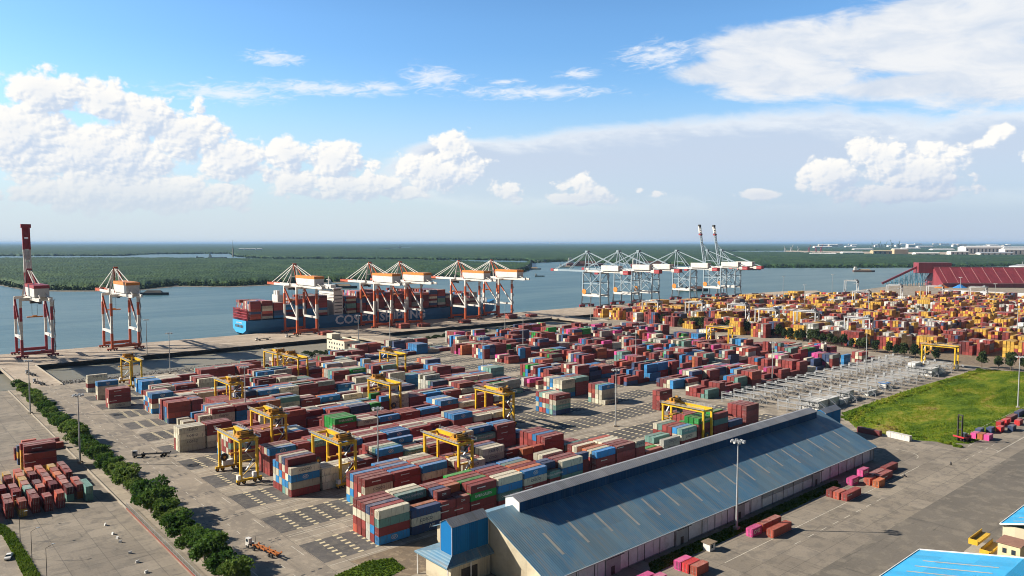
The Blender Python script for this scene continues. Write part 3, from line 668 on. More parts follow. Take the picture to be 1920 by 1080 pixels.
for rank, i in enumerate(order[:296]):
    c = CONT[i]; key = c['c']; o = link('shipping_container', body_mesh(c['c'], c['Lc']), None, (c['u'], c['v'], c['z']), c['rz'])
    c['obj'] = o; o['category'] = 'container'; o['group'] = 'shipping containers standing in the terminal'
    lab = label_for(i, c); kind = c['w'][0]; nm = CC[c['c']][1]
    if lab is None:
        near = sorted([(a, q) for a, q in enumerate(CONT) if q['w'][0] == kind and a in SOLO], key=lambda q: (q[1]['u'], -q[1]['v'], q[1]['z']))
        if kind == 'apron':
            side = 'on the apron beside the shed' if c['u'] < 400 else 'between grass and apron'
            same = [a for a, q in near if q['c'] == c['c'] and (q['u'] < 400) == (c['u'] < 400)]; n = same.index(i)
            lab = f"{nm} container {side}, {ORD[n]} of that colour from the left"
        elif kind == 'lot':
            same = [a for a, q in sorted(near, key=lambda q: (-q[1]['w'][1], q[1]['w'][2], q[1]['z'])) if q['c'] == c['c']]; n = same.index(i)
            lab = f"{nm} container, {'upper' if c['tier'] else 'lower'} in the left lot, {ORD[c['w'][1]] if c['w'][1] < 9 else 'end'} row, {ORD[min(c['w'][2],9)]} stack from the left"
        elif kind == 'lot2': lab = f"{nm} container, {ORD[c['tier']]} tier, {ORD[c['row']]} column of the tall stacks in the left lot"
        elif kind == 'lot3': lab = f"single {nm} container on the lot behind stacks, {ORD[c['w'][1]]} towards the river"
        elif kind == 'grass': lab = 'long dark red container along the grass edge by the shed' if c['c'] == 'D' else 'long dirty white container along the grass edge'
        elif kind == 'reefer': lab = f"white refrigerated container, {ORD[c['tier']]} tier, {ORD[c['row']]} column, rack bay {ORD[c['w'][1]]} from shed"
        else: lab = f"{nm} container, {ORD[c['tier']]} tier, {ORD[c['row']]} column, {ORD[c['w'][1]]} block in the yard beyond the hedge"
    used.setdefault(lab, []).append(o); o['label'] = lab
    if ENDV.get(i, 0) > 8 and c['rz'] == 0 or kind == 'lot':
        for s in (0, 1): link('door', door_mesh(c['c'], s), o)
    if SIDEV.get(i, 0) > 22 and c['rz'] == 0:
        L = c['L']; txt = None
        h = (i*7919) % 10
        if c['c'] in 'CG' and h < 6: txt = ('COSCO', 1.5, LETK)
        elif c['c'] == 'T' and h < 8: txt = ('CHINA SHIPPING', 1.2, LETW)
        elif c['c'] == 'E': txt = ('EVERGREEN', 1.5, LETW)
        elif c['c'] == 'N' and c['tier'] == 0 and c['u'] < 140: txt = ('APL', 1.9, LETW)
        elif c['c'] == 'P': txt = ('ONE', 1.9, LETW)
        if c['c'] == 'M' and c['Lc'] == 20 and c['tier'] == c['nt']-1 and h < 4: txt = ('ZIM', 1.1, LETW)
        if c['c'] == 'C' and c['w'] == (1, 231): txt = ('CAI', 1.5, LETK)
        if txt:
            q = link('lettering', letter_mesh(*txt), o, (L*.5 if txt[0] != 'APL' else L*.72, -.03, CHT*.52)); q.rotation_euler = (R(90), 0, 0)
        elif c['c'] == 'B' and c['Lc'] == 40 and h < 8:
            q = link('emblem', emblem_mesh(), o, (L*.5, -.012, CHT*.52)); q.rotation_euler = (R(90), 0, 0)
        elif c['c'] in 'MD' and h < 7:
            if 'mk' not in LM:
                m = MB(); rr = random.Random(2)
                xs = [-2.1,-1.7,-1.3,-.2,.1,.5,1.5,1.8]; m.quad(*[(x,-.16-rr.uniform(0,.1),0) for x in xs], *[(x,.1+rr.uniform(-.05,.1),0) for x in xs[::-1]])
                LM['mk'] = m.mesh('marking', LETW)
            q = link('lettering', LM['mk'], o, (L*.42 if h < 4 else L*.2, -.012, CHT*(.55 if h < 5 else .75))); q.rotation_euler = (R(90), 0, 0)  # one ragged white strip standing in for painted marks, no letters in it
def rest():
    """all the other stacks, too small or too hidden to tell apart, as one mesh"""
    occ = {}
    for i, c in enumerate(CONT): occ[(round(c['u'],1), round(c['v'],1), round(c['z'],1))] = i
    V, F, Mi, rn = [], [], [], []; rr = random.Random(3)
    for i, c in enumerate(CONT):
        if i in SOLO: continue
        u, v, z = round(c['u'],1), round(c['v'],1), round(c['z'],1)
        hid = (u,v,round(z+2.9,1)) in occ and (u,round(c['v']+ROWP,1),z) in occ and (u,round(c['v']-ROWP,1),z) in occ and i not in VIS
        if hid and rr.random() < .98 and c['w'][0] != 'lot': 
            lo = [q for q in bays.get(c['w'][0], [])] if isinstance(c['w'][0], int) else []
            a = lo.index(u) if u in lo else 0
            if lo and 0 < a < len(lo)-1: continue
            if not lo and (c['w'][0] == 'ship' or c['w'][0] == 'right' and c['u'] > 760): continue
        b = len(V); cs = corners(c); V += [tuple(q) for q in cs]; F += [tuple(b+q for q in f) for f in BF]; Mi += [CODES.index(c['c'])]*5; rn += [rr.random()]*5
    me = bpy.data.meshes.new('stacked_containers'); me.from_pydata(V, [], F)
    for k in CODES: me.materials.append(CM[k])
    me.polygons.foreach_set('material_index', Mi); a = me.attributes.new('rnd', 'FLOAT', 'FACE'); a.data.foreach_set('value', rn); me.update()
    link('stacked_containers', me, kind='stuff')
rest()
# ================================================================== buildings
def roof_mat(name, a, b, dirt, axis='x', rough=.42, spec=.5):
    m = bpy.data.materials.new(name); m.use_nodes = True; t = NT(m.node_tree); p = t.n['Principled BSDF']
    co = t.n.new('ShaderNodeTexCoord').outputs['Object']; x, y, z = t.sep(co)
    f = t.noise(co, .07, 7, .66, .6); st = t.noise(t.vm('MULTIPLY', co, (.9,.07,.1) if axis == 'x' else (.07,.9,.1)), 1., 5, .65)
    c = t.mix(t.rng(f, .35, .65), c4(a), c4(b)); c = t.mix(t.math('MULTIPLY', t.rng(st, .48, .70), .6), c, c4(dirt))
    q = x if axis == 'x' else y
    rib = t.math('FRACT', t.math('MULTIPLY', q, 1.25)); c = t.mix(t.math('MULTIPLY', t.math('LESS_THAN', rib, .16), .35), c, c4([v*.45 for v in a]))
    t.put(p.inputs['Base Color'], c); p.inputs['Roughness'].default_value = rough; p.inputs['Specular IOR Level'].default_value = spec
    wn = t.n.new('ShaderNodeTexWhiteNoise'); wn.noise_dimensions = '2D'; o2 = y if axis == 'x' else x
    t.put(wn.inputs['Vector'], t.comb(t.math('FLOOR', t.math('DIVIDE', q, 3.2)), t.math('FLOOR', t.math('DIVIDE', o2, 9.)))); v = t.vm('SCALE', c, None); t.put(v.node.inputs[3], t.rng(wn.outputs[0], 0., 1., .88, 1.12, 'LINEAR')); c = v
    t.put(p.inputs['Base Color'], c)
    b = t.n.new('ShaderNodeBump'); b.inputs['Strength'].default_value = .5; b.inputs['Distance'].default_value = .06
    t.put(b.inputs['Height'], t.math('SINE', t.math('MULTIPLY', q, 7.85))); t.put(p.inputs['Normal'], b.outputs[0]); return m
ROOFB = roof_mat('blue ribbed roofing', (.10,.23,.35), (.17,.265,.32), (.30,.26,.21), 'x', .5, .3)
ROOFG = roof_mat('grey ribbed roofing', (.22,.225,.235), (.27,.265,.265), (.20,.17,.14))
CLADB = roof_mat('blue ribbed cladding', (.008,.15,.40), (.011,.175,.44), (.02,.15,.33), 'x', .7, .12)
CLADD = roof_mat('deep blue cladding', (.012,.065,.16), (.016,.08,.19), (.05,.11,.18), 'x', .7, .1)
CREAM = roof_mat('cream ribbed cladding', (.60,.53,.38), (.55,.49,.36), (.35,.29,.2))
PANEL = mat('white wall panel', (.67,.675,.72), .7, 0, .1, .6, (.35,.30,.28), .45)
DOORP = mat('white door sheet', (.71,.71,.74), .6, 0, .1, .7, (.4,.34,.3), .3)
SKYL = mat('dirty skylight sheet', (.44,.40,.34), .5, 0, .2, .4)
def wh():
    w = WAREH; u0, u1, ve, vr, vb, ze, zr = w['u0'], w['u1'], w['ve'], w['vr'], w['vb'], w['ze'], w['zr']
    t = thing('warehouse', 'long warehouse with weathered blue ribbed roof and raised ridge monitor', 'warehouse', (u0, ve, 0)); L = u1-u0; wr = vr-ve; wb = vb-ve; k = (zr-ze)/wr
    m = MB(); gw = [(.6, 0), (.6, ze+.1), (wr, zr-.4), (wb-.6, ze+.1), (wb-.6, 0)]
    m.add([(.4, y, z) for y, z in gw]+[(.8, y, z) for y, z in gw], [(0,1,2,3,4),(9,8,7,6,5)], 0)
    m.build('gable_wall', [CREAM], t); m = MB()
    m.add([(L-.8, y, z) for y, z in gw]+[(L-.4, y, z) for y, z in gw], [(0,1,2,3,4),(9,8,7,6,5)], 0)
    m.build('gable_wall', [CREAM], t)
    m = MB(); m.b(.8, L-.8, .62, .9, 0, ze+.2); m.b(.8, L-.8, wb-.9, wb-.62, 0, ze); m.build('side_wall', [GREYM], t)
    for i, nm in enumerate(('near','far')):
        m = MB(); y0, s = (-.5, 1) if i == 0 else (wb+.5, -1)
        def q(x, d, z): return (x, y0+s*d, z)
        d1 = wr+.5; zl = ze-.5*k; n = 44
        for j in range(n):
            a, b = -.6+j*(L+1.2)/n, -.6+(j+1)*(L+1.2)/n
            vs = [q(a,0,zl),q(b,0,zl),q(b,d1,zr),q(a,d1,zr)]; lo = [(x,y,z-.25) for x,y,z in vs]
            m.add(vs+lo, [(0,1,2,3) if s > 0 else (3,2,1,0), (4,5,1,0) if s > 0 else (0,1,5,4)] + ([(0,3,7,4)] if j == 0 else [(1,5,6,2)] if j == n-1 else []))
        m.build('roof', [ROOFB], t)
    # raised monitor along the ridge
    m = MB(); a, b, hw = 10.5, L-9.5, 3.3; zb, zt = zr-2.2, zr+1.9
    m.b(a, b, wr-hw, wr+hw, zb, zt); mo = m.build('ridge_monitor', [CLADD], t)
    m = MB(); m.add([(a-.02,wr-hw-.01,zb),(a-.02,wr-hw-.01,zt),(a-.02,wr,zt+1.1),(a-.02,wr+hw+.01,zt),(a-.02,wr+hw+.01,zb)], [(4,3,2,1,0)]); m.build('end_panel', [WHITE], mo)
    m = MB(); e = .35
    for s in (-1, 1):
        vs = [(a-.4,wr+s*(hw+e),zt-.1),(b+.4,wr+s*(hw+e),zt-.1),(b+.4,wr,zt+1.15),(a-.4,wr,zt+1.15)]
        m.add(vs+[(x,y,z-.12) for x,y,z in vs], [(0,1,2,3) if s < 0 else (3,2,1,0),(4,5,1,0) if s < 0 else (0,1,5,4),(0,3,7,4),(1,5,6,2)])
    m.build('monitor_roof', [ROOFG], mo)
    for i in range(17):
        x = 11.2+i*11.55; m = MB(); y0, y1 = 5.5+(i%3)*.7, 14.2+(i*7%4)*.5
        m.quad(*[(xx, y, ze+y*k+.03) for xx, y in ((x,y0),(x+.95,y0),(x+.95,y1),(x,y1))]); m.build('skylight', [SKYL], t)
    # long white doors and panels between drain pipes along the apron side
    x = 1.6; i = 0; gaps = (22, 54, 92, 150)
    while x < L-5:
        g = [q for q in gaps if q <= x < q+7]
        if g:
            m = MB(); m.b(x, x+6.6, .2, .6, 0, 5.6); pw = m.build('service_bay', [GREYM], t); m = MB(); m.b(x+2.4, x+4, .14, .19, 0, 2.6); m.build('door', [DARKM], pw)
            m = MB(); m.b(x-.6, x+7.2, -.9, .55, 5.75, 5.95); m.build('awning', [DARKM], pw); x += 7; continue
        wd = 8.1 if i % 3 else 3.2
        m = MB(); m.b(x, x+wd-.25, .45, .618, .5, 5.5 if not 108 < x < 150 else 3.6); m.build('wall_panel', [PANEL if i % 2 else DOORP], t)
        x += wd; i += 1
    for i in range(27):
        m = MB(); m.tube((4+i*7.7,.3,0),(4+i*7.7,.3,5.4), .09, n=6); m.tube((4+i*7.7,.3,5.4),(4.5+i*7.7,-.35,6.0), .09, n=6); m.build('drain_pipe', [DARKM], t)
    m = MB(); m.b(-.4, L+.4, -.78, -.5, ze-.55, ze-.22); m.build('gutter', [GREYM], t)
    return t
wh()
def tower(name, label, u0, u1, v0, v1, zb, ze, canopy):
    t = thing(name, label, 'building', (u0, v0, 0)); L, w = u1-u0, v1-v0
    m = MB(); m.b(0, L, 0, w, zb, ze); m.add([(0,0,ze),(0,w,ze),(0,w/2,ze+1.5),(L,0,ze),(L,w,ze),(L,w/2,ze+1.5)], [(1,0,2),(3,4,5)]); m.build('tower_wall', [CLADB], t)
    m = MB()
    for s in (0, 1):
        y = -.3 if s == 0 else w+.3
        vs = [(-.3,y,ze-.15),(L+.3,y,ze-.15),(L+.3,w/2,ze+1.6),(-.3,w/2,ze+1.6)]; m.add(vs+[(a,b,c-.1) for a,b,c in vs], [(0,1,2,3) if s == 0 else (3,2,1,0),(4,5,1,0) if s == 0 else (0,1,5,4),(0,3,7,4),(1,5,6,2)])
    m.build('tower_roof', [ROOFG], t)
    m = MB()
    for y in (-.08, w+.02): m.b(-.1, .08, y, y+.1, zb, ze+.1); m.b(L-.06, L+.1, y, y+.1, zb, ze+.1)
    m.build('corner_trim', [WHITE], t)
    if canopy:
        x0, x1, y0, y1, zc = canopy; m = MB()
        o = [(x0,y0,zc),(x1,y0,zc),(x1,y1,zc),(x0,y1,zc)]; i = [(-.05,-.05,zb),(L,-.05,zb),(L,w+.05,zb),(-.05,w+.05,zb)]
        m.add(o+i+[(a,b,c-.5) for a,b,c in o], [(0,1,5,4),(3,0,4,7),(2,3,7,6),(8,9,1,0),(11,8,0,3),(10,11,3,2)]); m.build('canopy', [ROOFB], t)
        m = MB(); m.b(x0+2.2, L, y0+1.2, y1-3, 0, zc-.4); m.build('base_wall', [CREAM], t)
        m = MB(); m.b(x0+6, x0+12, y0+1.1, y0+1.19, 0, 4.6); m.build('loading_opening', [DARKM], t)
        for q in ((x0+.6,y0+.5),(x0+9,y0+.4),(x0+.6,y1-.8)):
            m = MB(); m.b(q[0]-.15,q[0]+.15,q[1]-.15,q[1]+.15,0,zc-.3); m.build('column', [WHITE], t)
    return t
tower('loading_tower', 'bright blue clad tower with hipped skirt canopy at the warehouse end', 126.2, 139.8, 171.4, 177, 9, 17.6, (-3.4, 14.2, -2.2, 14.5, 7))
tower('stair_tower', 'small blue clad tower with grey roof behind the warehouse', 366.5, 383, 178, 184, 0, 13.5, None)
# two bright blue roofs at the corner of the apron
SKYB = roof_mat('bright blue roofing', (.035,.36,.66), (.04,.38,.70), (.06,.33,.55))
def shed(label, u0, v0, L, w, ze, zr):
    t = thing('shed', label, 'shed', (u0, v0-w, 0)); m = MB(); m.b(.6, L, .6, w-.6, 0, ze-.1); m.build('wall', [CREAM], t)
    m = MB()
    for s in (0, 1):
        y = w if s == 0 else 0
        vs = [(0,y,ze),(L,y,ze),(L,w/2,zr),(0,w/2,zr)]; m.add(vs+[(a,b,c-.3) for a,b,c in vs], [(3,2,1,0) if s == 0 else (0,1,2,3),(0,1,5,4) if s == 0 else (4,5,1,0),(0,3,7,4) if s else (4,7,3,0)])
    m.build('roof', [SKYB], t)
    m = MB(); [(m.bar((x,w+.05,ze),(x,w/2,zr+.05), .35, .5), m.bar((x,w/2,zr+.05),(x,-.05,ze), .35, .5)) for x in (-.12, L+.12)]; m.bar((0,w+.12,ze),(L,w+.12,ze), .25, .4); m.build('roof_trim', [WHITE], t)
    for i in range(11):
        m = MB(); x = 3.5+i*5.2; k = (zr-ze)/(w/2)
        m.quad(*[(xx, w-d, ze+d*k+.04) for xx, d in ((x,2.6+i*.2),(x,w/2-3),(x+.7,w/2-3),(x+.7,2.6+i*.2))]); m.build('skylight', [SKYL], t)
    return t
shed('bright blue roofed shed with white edge trim at bottom right', 170, 84.7, 66, 53, 8, 14)
shed('bright blue roofed shed cut off by the right edge', 278, 75.5, 60, 40, 8, 13.5)
def gate_house():
    t = thing('gatehouse', 'small cream house with brown roof and yellow balcony between blue roofs', 'house', (263.5, 66, 0)); m = MB(); m.b(0,7,0,6,0,7); m.build('wall', [mat('warm cream render', (.70,.58,.36), .85)], t)
    m = MB(); m.b(-.4,7.4,-.4,6.4,7.0,7.25); m.build('roof', [mat('brown roof sheet', (.30,.16,.11), .7)], t)
    yl = mat('yellow corrugated parapet', (.66,.40,.03), .6)
    for z, y in ((3.6, 7.4), (6.0, 10.6)):
        m = MB(); m.b(-3,9,y,y+2.6,z-.9,z-.15); m.b(-3,9,y+2.4,y+2.6,z-.15,z+.8); m.b(-3.2,-3,y,y+2.6,z-.9,z+.8); m.build('balcony', [yl], t)
    for x in (2.2, 4.6):
        m = MB(); m.b(-.06,-.002,x-1,x+.1,4.1,5.6); m.build('window', [GLASS], t)
    m = MB(); m.b(-4,8,6.1,14,0,2.6); m.build('base', [CONC], t)
gate_house()
def office():
    t = thing('office_building', 'cream two storey gate office with flat terrace roof by the quay', 'building', (329, 610, 0)); cr = mat('cream office render', (.66,.60,.46), .85)
    m = MB(); m.b(0,16,0,34,0,9); m.b(0,16,0,.4,9,10).b(0,.4,0,34,9,10).b(15.6,16,0,34,9,10).b(0,16,33.6,34,9,10); m.build('wall', [cr], t)
    m = MB(); m.b(0,9,24,34.2,9,14.5); m.build('stair_block', [cr], t)
    m = MB(); m.b(4,14,3,21,9.02,9.3); m.build('roof', [mat('terracotta roof membrane', (.36,.17,.10), .8)], t)
    for z in (1.4, 5.6):
        for y in range(3, 33, 5):
            m = MB(); m.b(-.06,-.002,y,y+2,z,z+1.8); m.build('window', [GLASS], t)
        for x in (3, 8.5): m = MB(); m.b(x,x+2.2,-.06,-.002,z,z+1.8); m.build('window', [GLASS], t)
office()
def red_shed():
    RED = roof_mat('dark red roofing', (.21,.032,.042), (.24,.038,.048), (.2,.05,.05)); t = thing('bulk_shed', 'huge dark red roofed bulk store beside the river', 'warehouse', (1822, 625, 0), R(-47)); L, w, ze, zr = 330, 92, 9, 44
    m = MB(); m.b(2,L,2,w-2,0,ze); m.add([(2,2,ze),(2,w-2,ze),(2,w/2,zr-.5)], [(1,0,2)]); m.build('wall', [RED], t)
    m = MB()
    for s in (0, 1):
        y = 0 if s == 0 else w; vs = [(0,y,ze),(L,y,ze),(L,w/2,zr),(0,w/2,zr)]; m.add(vs, [(0,1,2,3) if s == 0 else (3,2,1,0)])
    m.build('roof', [RED], t)
    for i in range(14): m = MB(); x = 12+i*23.; m.bar((x,.5,ze+.5),(x,w/2,zr+.3),.7,.4); m.build('roof_seam', [mat('pale seam', (.42,.2,.2)) if i == 0 else bpy.data.materials['pale seam']], t)
    m = MB(); m.bar((0,-.4,ze+.6),(L,-.4,ze+.6),1.2,1.2); m.bar((0,w/2,zr+.5),(L,w/2,zr+.5),1.6,.8); m.build('edge_trim', [bpy.data.materials['pale seam']], t)
    c = thing('conveyor_gallery', 'dark red conveyor gallery sloping up to the bulk store', 'conveyor', (1822, 625, 0), R(-47)); m = MB(); m.bar((-105,64,5),(-22,64,47),5,4.5); m.build('gallery', [RED], c)
    m = MB(); m.b(-30,42,52,80,30,54); m.build('head_house', [RED], c)
    bl = mat('light blue steel', (.10,.30,.42), .5)
    for i in range(8):
        x = -95+i*11; z = 5+(x+105)/83*42-2; m = MB()
        for y in (58, 70): m.bar((x,y,0),(x,y,max(2,z)),.9)
        m.bar((x,58,0),(x,70,max(2,z)),.6); m.bar((x,58,z*.5),(x,70,z*.5),.6); m.bar((x,58,2),(x+11,58,z),.5); m.bar((x,58,z*.6),(x+11,58,z*.6),.6); m.build('trestle', [bl], c)
    m = MB()
    for x in (-24,-10,4,18):
        for y in (54,78): m.bar((x,y,0),(x,y,30),1.1)
        for z in (10,20): m.bar((x,54,z),(x,78,z),.8); m.bar((x,54,z-10),(x+14,54,z),.6)
    m.build('steel_frame', [bl], c)
    for nm, x, cl in (('orange',-8,(.75,.2,.02)),('blue',30,(.05,.24,.6))):
        m = MB(); rr = random.Random(3); n = 12
        for i in range(n):
            for j in range(4):
                pt = lambda a, b: (x+(13-3*b)*math.cos(a*math.tau/n)*1.2*(1-b/5), -16+(13-3*b)*math.sin(a*math.tau/n)*.8*(1-b/5), 8*math.sin(b*.4)+.3*math.sin(a*3))
                m.quad(pt(i,j),pt(i+1,j),pt(i+1,j+1),pt(i,j+1))
        m.build('tarpaulin_heap', [mat(nm+' tarpaulin', cl, .5)], label=f'bulk heap under {"an" if nm=="orange" else "a"} {nm} tarpaulin before the red shed', cat='heap', loc=(1822,625,0), rz=R(-47))
    t = thing('storage_tank', 'squat white storage tank beyond the red shed', 'tank', (2470, 640, 0)); m = MB(); m.tube((0,0,0),(0,0,34),34,34,40); m.build('shell', [WHITE], t); m = MB(); m.tube((0,0,34),(0,0,39),34,12,40); m.build('roof', [STEEL], t)
    m = MB(); m.bar((-10,0,39),(-10,0,46),1); m.bar((8,0,39),(8,0,46),1); m.bar((-12,0,46),(10,0,46),1); m.build('railing', [STEEL], t)
    t = thing('flat_roof_store', 'long low white roofed store at the back of the yellow stacks', 'warehouse', (1500, 330, 0), R(0)); m = MB(); m.b(0,60,0,190,0,7); m.build('wall', [GREYM], t); m = MB(); m.add([(-1,-1,7),(61,-1,7),(61,191,7),(-1,191,7),(30,-1,12),(30,191,12)], [(0,4,5,3),(4,1,2,5),(0,1,4),(3,5,2)]); m.build('roof', [WHITE], t)
red_shed()
# ================================================================== ship-to-shore cranes
ORAN = mat('orange red crane paint', (.50,.095,.03), .5, 0, .15, .4); CRWH = mat('white crane paint', (.66,.64,.60), .5, 0, .12, .4, (.4,.3,.22), .3)
CRGR = mat('blue grey crane paint', (.27,.34,.39), .5, 0, .12, .4, (.25,.2,.17), .25); CRRD = mat('deep red crane paint', (.33,.035,.04), .5, 0, .15, .4)
AMB = mat('amber house roof', (.62,.22,.03), .5)
def sts(label, A, up, AM):
    """A is the accent paint; local y points over the water, rails at y=0 and y=31"""
    t = thing('quay_crane', label, 'crane', group='ship-to-shore cranes on the quay'); W, G = 11.5, 31.
    def leg(x, y):
        m = MB(); s = 2.0
        for z0, z1, c in ((1.5,16,1),(16,32,0),(32,44,1),(44,52,0)): m.bar((x,y,z0),(x,y,z1),s,s,c)
        lg = m.build('leg', [CRWH, A], t)
        b = MB(); b.b(x-4.5,x+4.5,y-.7,y+.7,1.0,2.2)
        for q in (-3.6,-1.5,1.5,3.6): b.tube((x+q,y-.6,.6),(x+q,y+.6,.6),.6,n=10,m=1)
        b.build('bogie', [A, BLACK], lg)
    for x in (-W, W):
        for y in (0, G): leg(x, y)
        m = MB(); m.bar((x,0,17.5),(x,G,17.5),1.8,2.2); m.build('portal_beam', [CRWH], t)
        m = MB(); m.bar((x,0,19),(x,G/2,34),1.4,1.4); m.bar((x,G/2,34),(x,G,49.5),1.4,1.4,1); m.build('diagonal_brace', [CRWH, A], t)
    for y in (0, G):
        m = MB(); m.bar((-W,y,4),(W,y,4),1.6,2.6); m.build('sill_beam', [A], t)
        m = MB(); m.bar((-W,y,51),(W,y,51),1.8,2.6); m.build('cross_beam', [CRWH], t)
    m = MB()
    for x in (-3.6, 3.6): m.bar((x,-44,52.5),(x,G+2,52.5),1.3,2.6)
    for y in range(-42, 33, 6): m.bar((-3.6,y,52),(3.6,y,52),.5,.5)
    for x in (-5.2, 5.2): m.b(x-.6,x+.6,-44,G+2,51.2,51.35); m.bar((x,-44,52.4),(x,G+2,52.4),.1)
    m.build('girder', [CRWH], t)
    h = MB(); h.b(-5.5,5.5,-30,14,54.2,61.5); ho = h.build('machinery_house', [CRWH], t)
    h = MB(); h.b(-5.8,5.8,-30.3,14.3,61.5,64.2); h.build('house_roof', [AM], ho)
    ap = (0, G-2, 76)
    m = MB()
    for x in (-5.5, 5.5): m.bar((x,G,52),(x*.25,ap[1],76),1.3,1.3); m.bar((x*.25,ap[1],76),(x,G-20,53.5),1.1,1.1,1)
    m.bar((-1.8,ap[1],76),(1.8,ap[1],76),1.6,1.8,1); m.bar((-4,G,62),(4,G,62),.7); m.build('apex_frame', [CRWH, A], t)
    m = MB()
    for x in (-3, 3): m.bar((x*.4,ap[1],75.5),(x,-40,53.8),.55)
    m.build('back_stay', [CRWH], t)
    if up:
        m = MB(); L = 62; hx = (0, G+3, 52.5); dy, dz = math.sin(R(4))*L, math.cos(R(4))*L
        for x in (-2.3, 2.3):
            for k in range(6):
                f0, f1 = k/6, (k+1)/6; m.bar((x,hx[1]+dy*f0,hx[2]+dz*f0),(x,hx[1]+dy*f1,hx[2]+dz*f1),1.5,2.0,1 if k in (0,1,4,5) else 0)
        for k in range(6): f0, f1 = k/6+.01, (k+1)/6-.01; m.bar((0,hx[1]+dy*f0,hx[2]+dz*f0),(0,hx[1]+dy*f1,hx[2]+dz*f1),3.8,.5,1 if k in (0,1,4,5) else 0)
        for k in range(12): f = k/12; m.bar((-2.3,hx[1]+dy*f,hx[2]+dz*f),(2.3,hx[1]+dy*f,hx[2]+dz*f),.7,.7,1 if k < 4 or k > 8 else 0)
        m.b(-3.9,3.9,hx[1]+dy-1.6,hx[1]+dy+1.6,hx[2]+dz-1,hx[2]+dz+2.4,1); m.build('boom', [CRWH, A], t)
        m = MB()
        for x in (-1.5, 1.5): m.bar((x,ap[1],76),(x,hx[1]+dy*.62,hx[2]+dz*.62),.4)
        m.build('fore_stay', [CRWH], t)
    else:
        m = MB()
        for x in (-3.6, 3.6): m.bar((x,G+2.6,52.5),(x,G+45,52.5),1.3,2.4); m.bar((x,G+45,52.5),(x,G+62,52.5),1.3,2.4,1)
        for k in range(10): m.bar((-3.6,G+5+k*6,52),(3.6,G+5+k*6,52),.5,.5)
        m.b(-4.4,4.4,G+61,G+63.5,51,54,1); m.build('boom', [CRWH, A], t)
        m = MB()
        for x in (-3, 3): m.bar((x*.4,ap[1],76),(x,G+52,54),.6); m.bar((x*.4,ap[1],76),(x,G+24,54),.55)
        m.build('fore_stay', [CRWH], t)
    m = MB(); ty = 8 if up else G+10
    m.b(-4,4,ty-3,ty+3,49.4,51.1); m.b(-3.4,3.4,ty-2.2,ty+2.2,46.8,49.4,1); tr = m.build('trolley', [CRWH, DARKM], t)
    m = MB(); m.b(2.2,4.8,ty-5.6,ty-3,46.2,49); m.build('operator_cab', [GLASS], tr)
    m = MB()
    for x in (-2, 2):
        for q in (-.9, .9): m.tube((x,ty+q,47),(x,ty+q,35.5),.06,n=4)
    m.build('hoist_rope', [DARKM], tr); m = MB(); m.b(-6,6,ty-1.1,ty+1.1,34.4,35.4); m.b(-1.5,1.5,ty-1.2,ty+1.2,35.4,36.2); m.build('spreader', [AMB], tr)
    m = MB()
    for k in range(9):                                        # zigzag access stairs on one landside leg
        z = 3+k*5.2; s = 1 if k % 2 else -1; m.bar((W+1.8,-1.6*s,z),(W+1.8,1.6*s,z+5.2),.9,.2); m.b(W+.9,W+2.6,1.5*s-.9,1.5*s+.9,z+5.1,z+5.25); m.bar((W+2.3,-1.6*s,z+1),(W+2.3,1.6*s,z+6.2),.08)
    m.build('access_stair', [STEEL], t); return t
Q = 'orange and white'
P1 = sts('red and white quay crane with its boom raised upright, left end', CRRD, True, CRRD)
P2 = sts('orange and white quay crane standing alone between raised-boom crane and ship', ORAN, False, AMB)
P1.location = (113.5, 762, 0); P2.location = (184, 762, 0)
for (u, lab) in ((366,'orange and white quay crane over the container ship stern'),(462,'orange and white quay crane nearest the ship bridge, of a close pair'),
    (505,'orange and white quay crane, taller right one of the pair amidships'),(596,'orange and white quay crane, left one of the pair at the bow'),(652,'orange and white quay crane at the right end of the ship')): place(P2, (u, 762, 0), 0, lab)
place(P1, (66, 762, 0), 0, 'red quay crane cut off by the left edge of the picture')
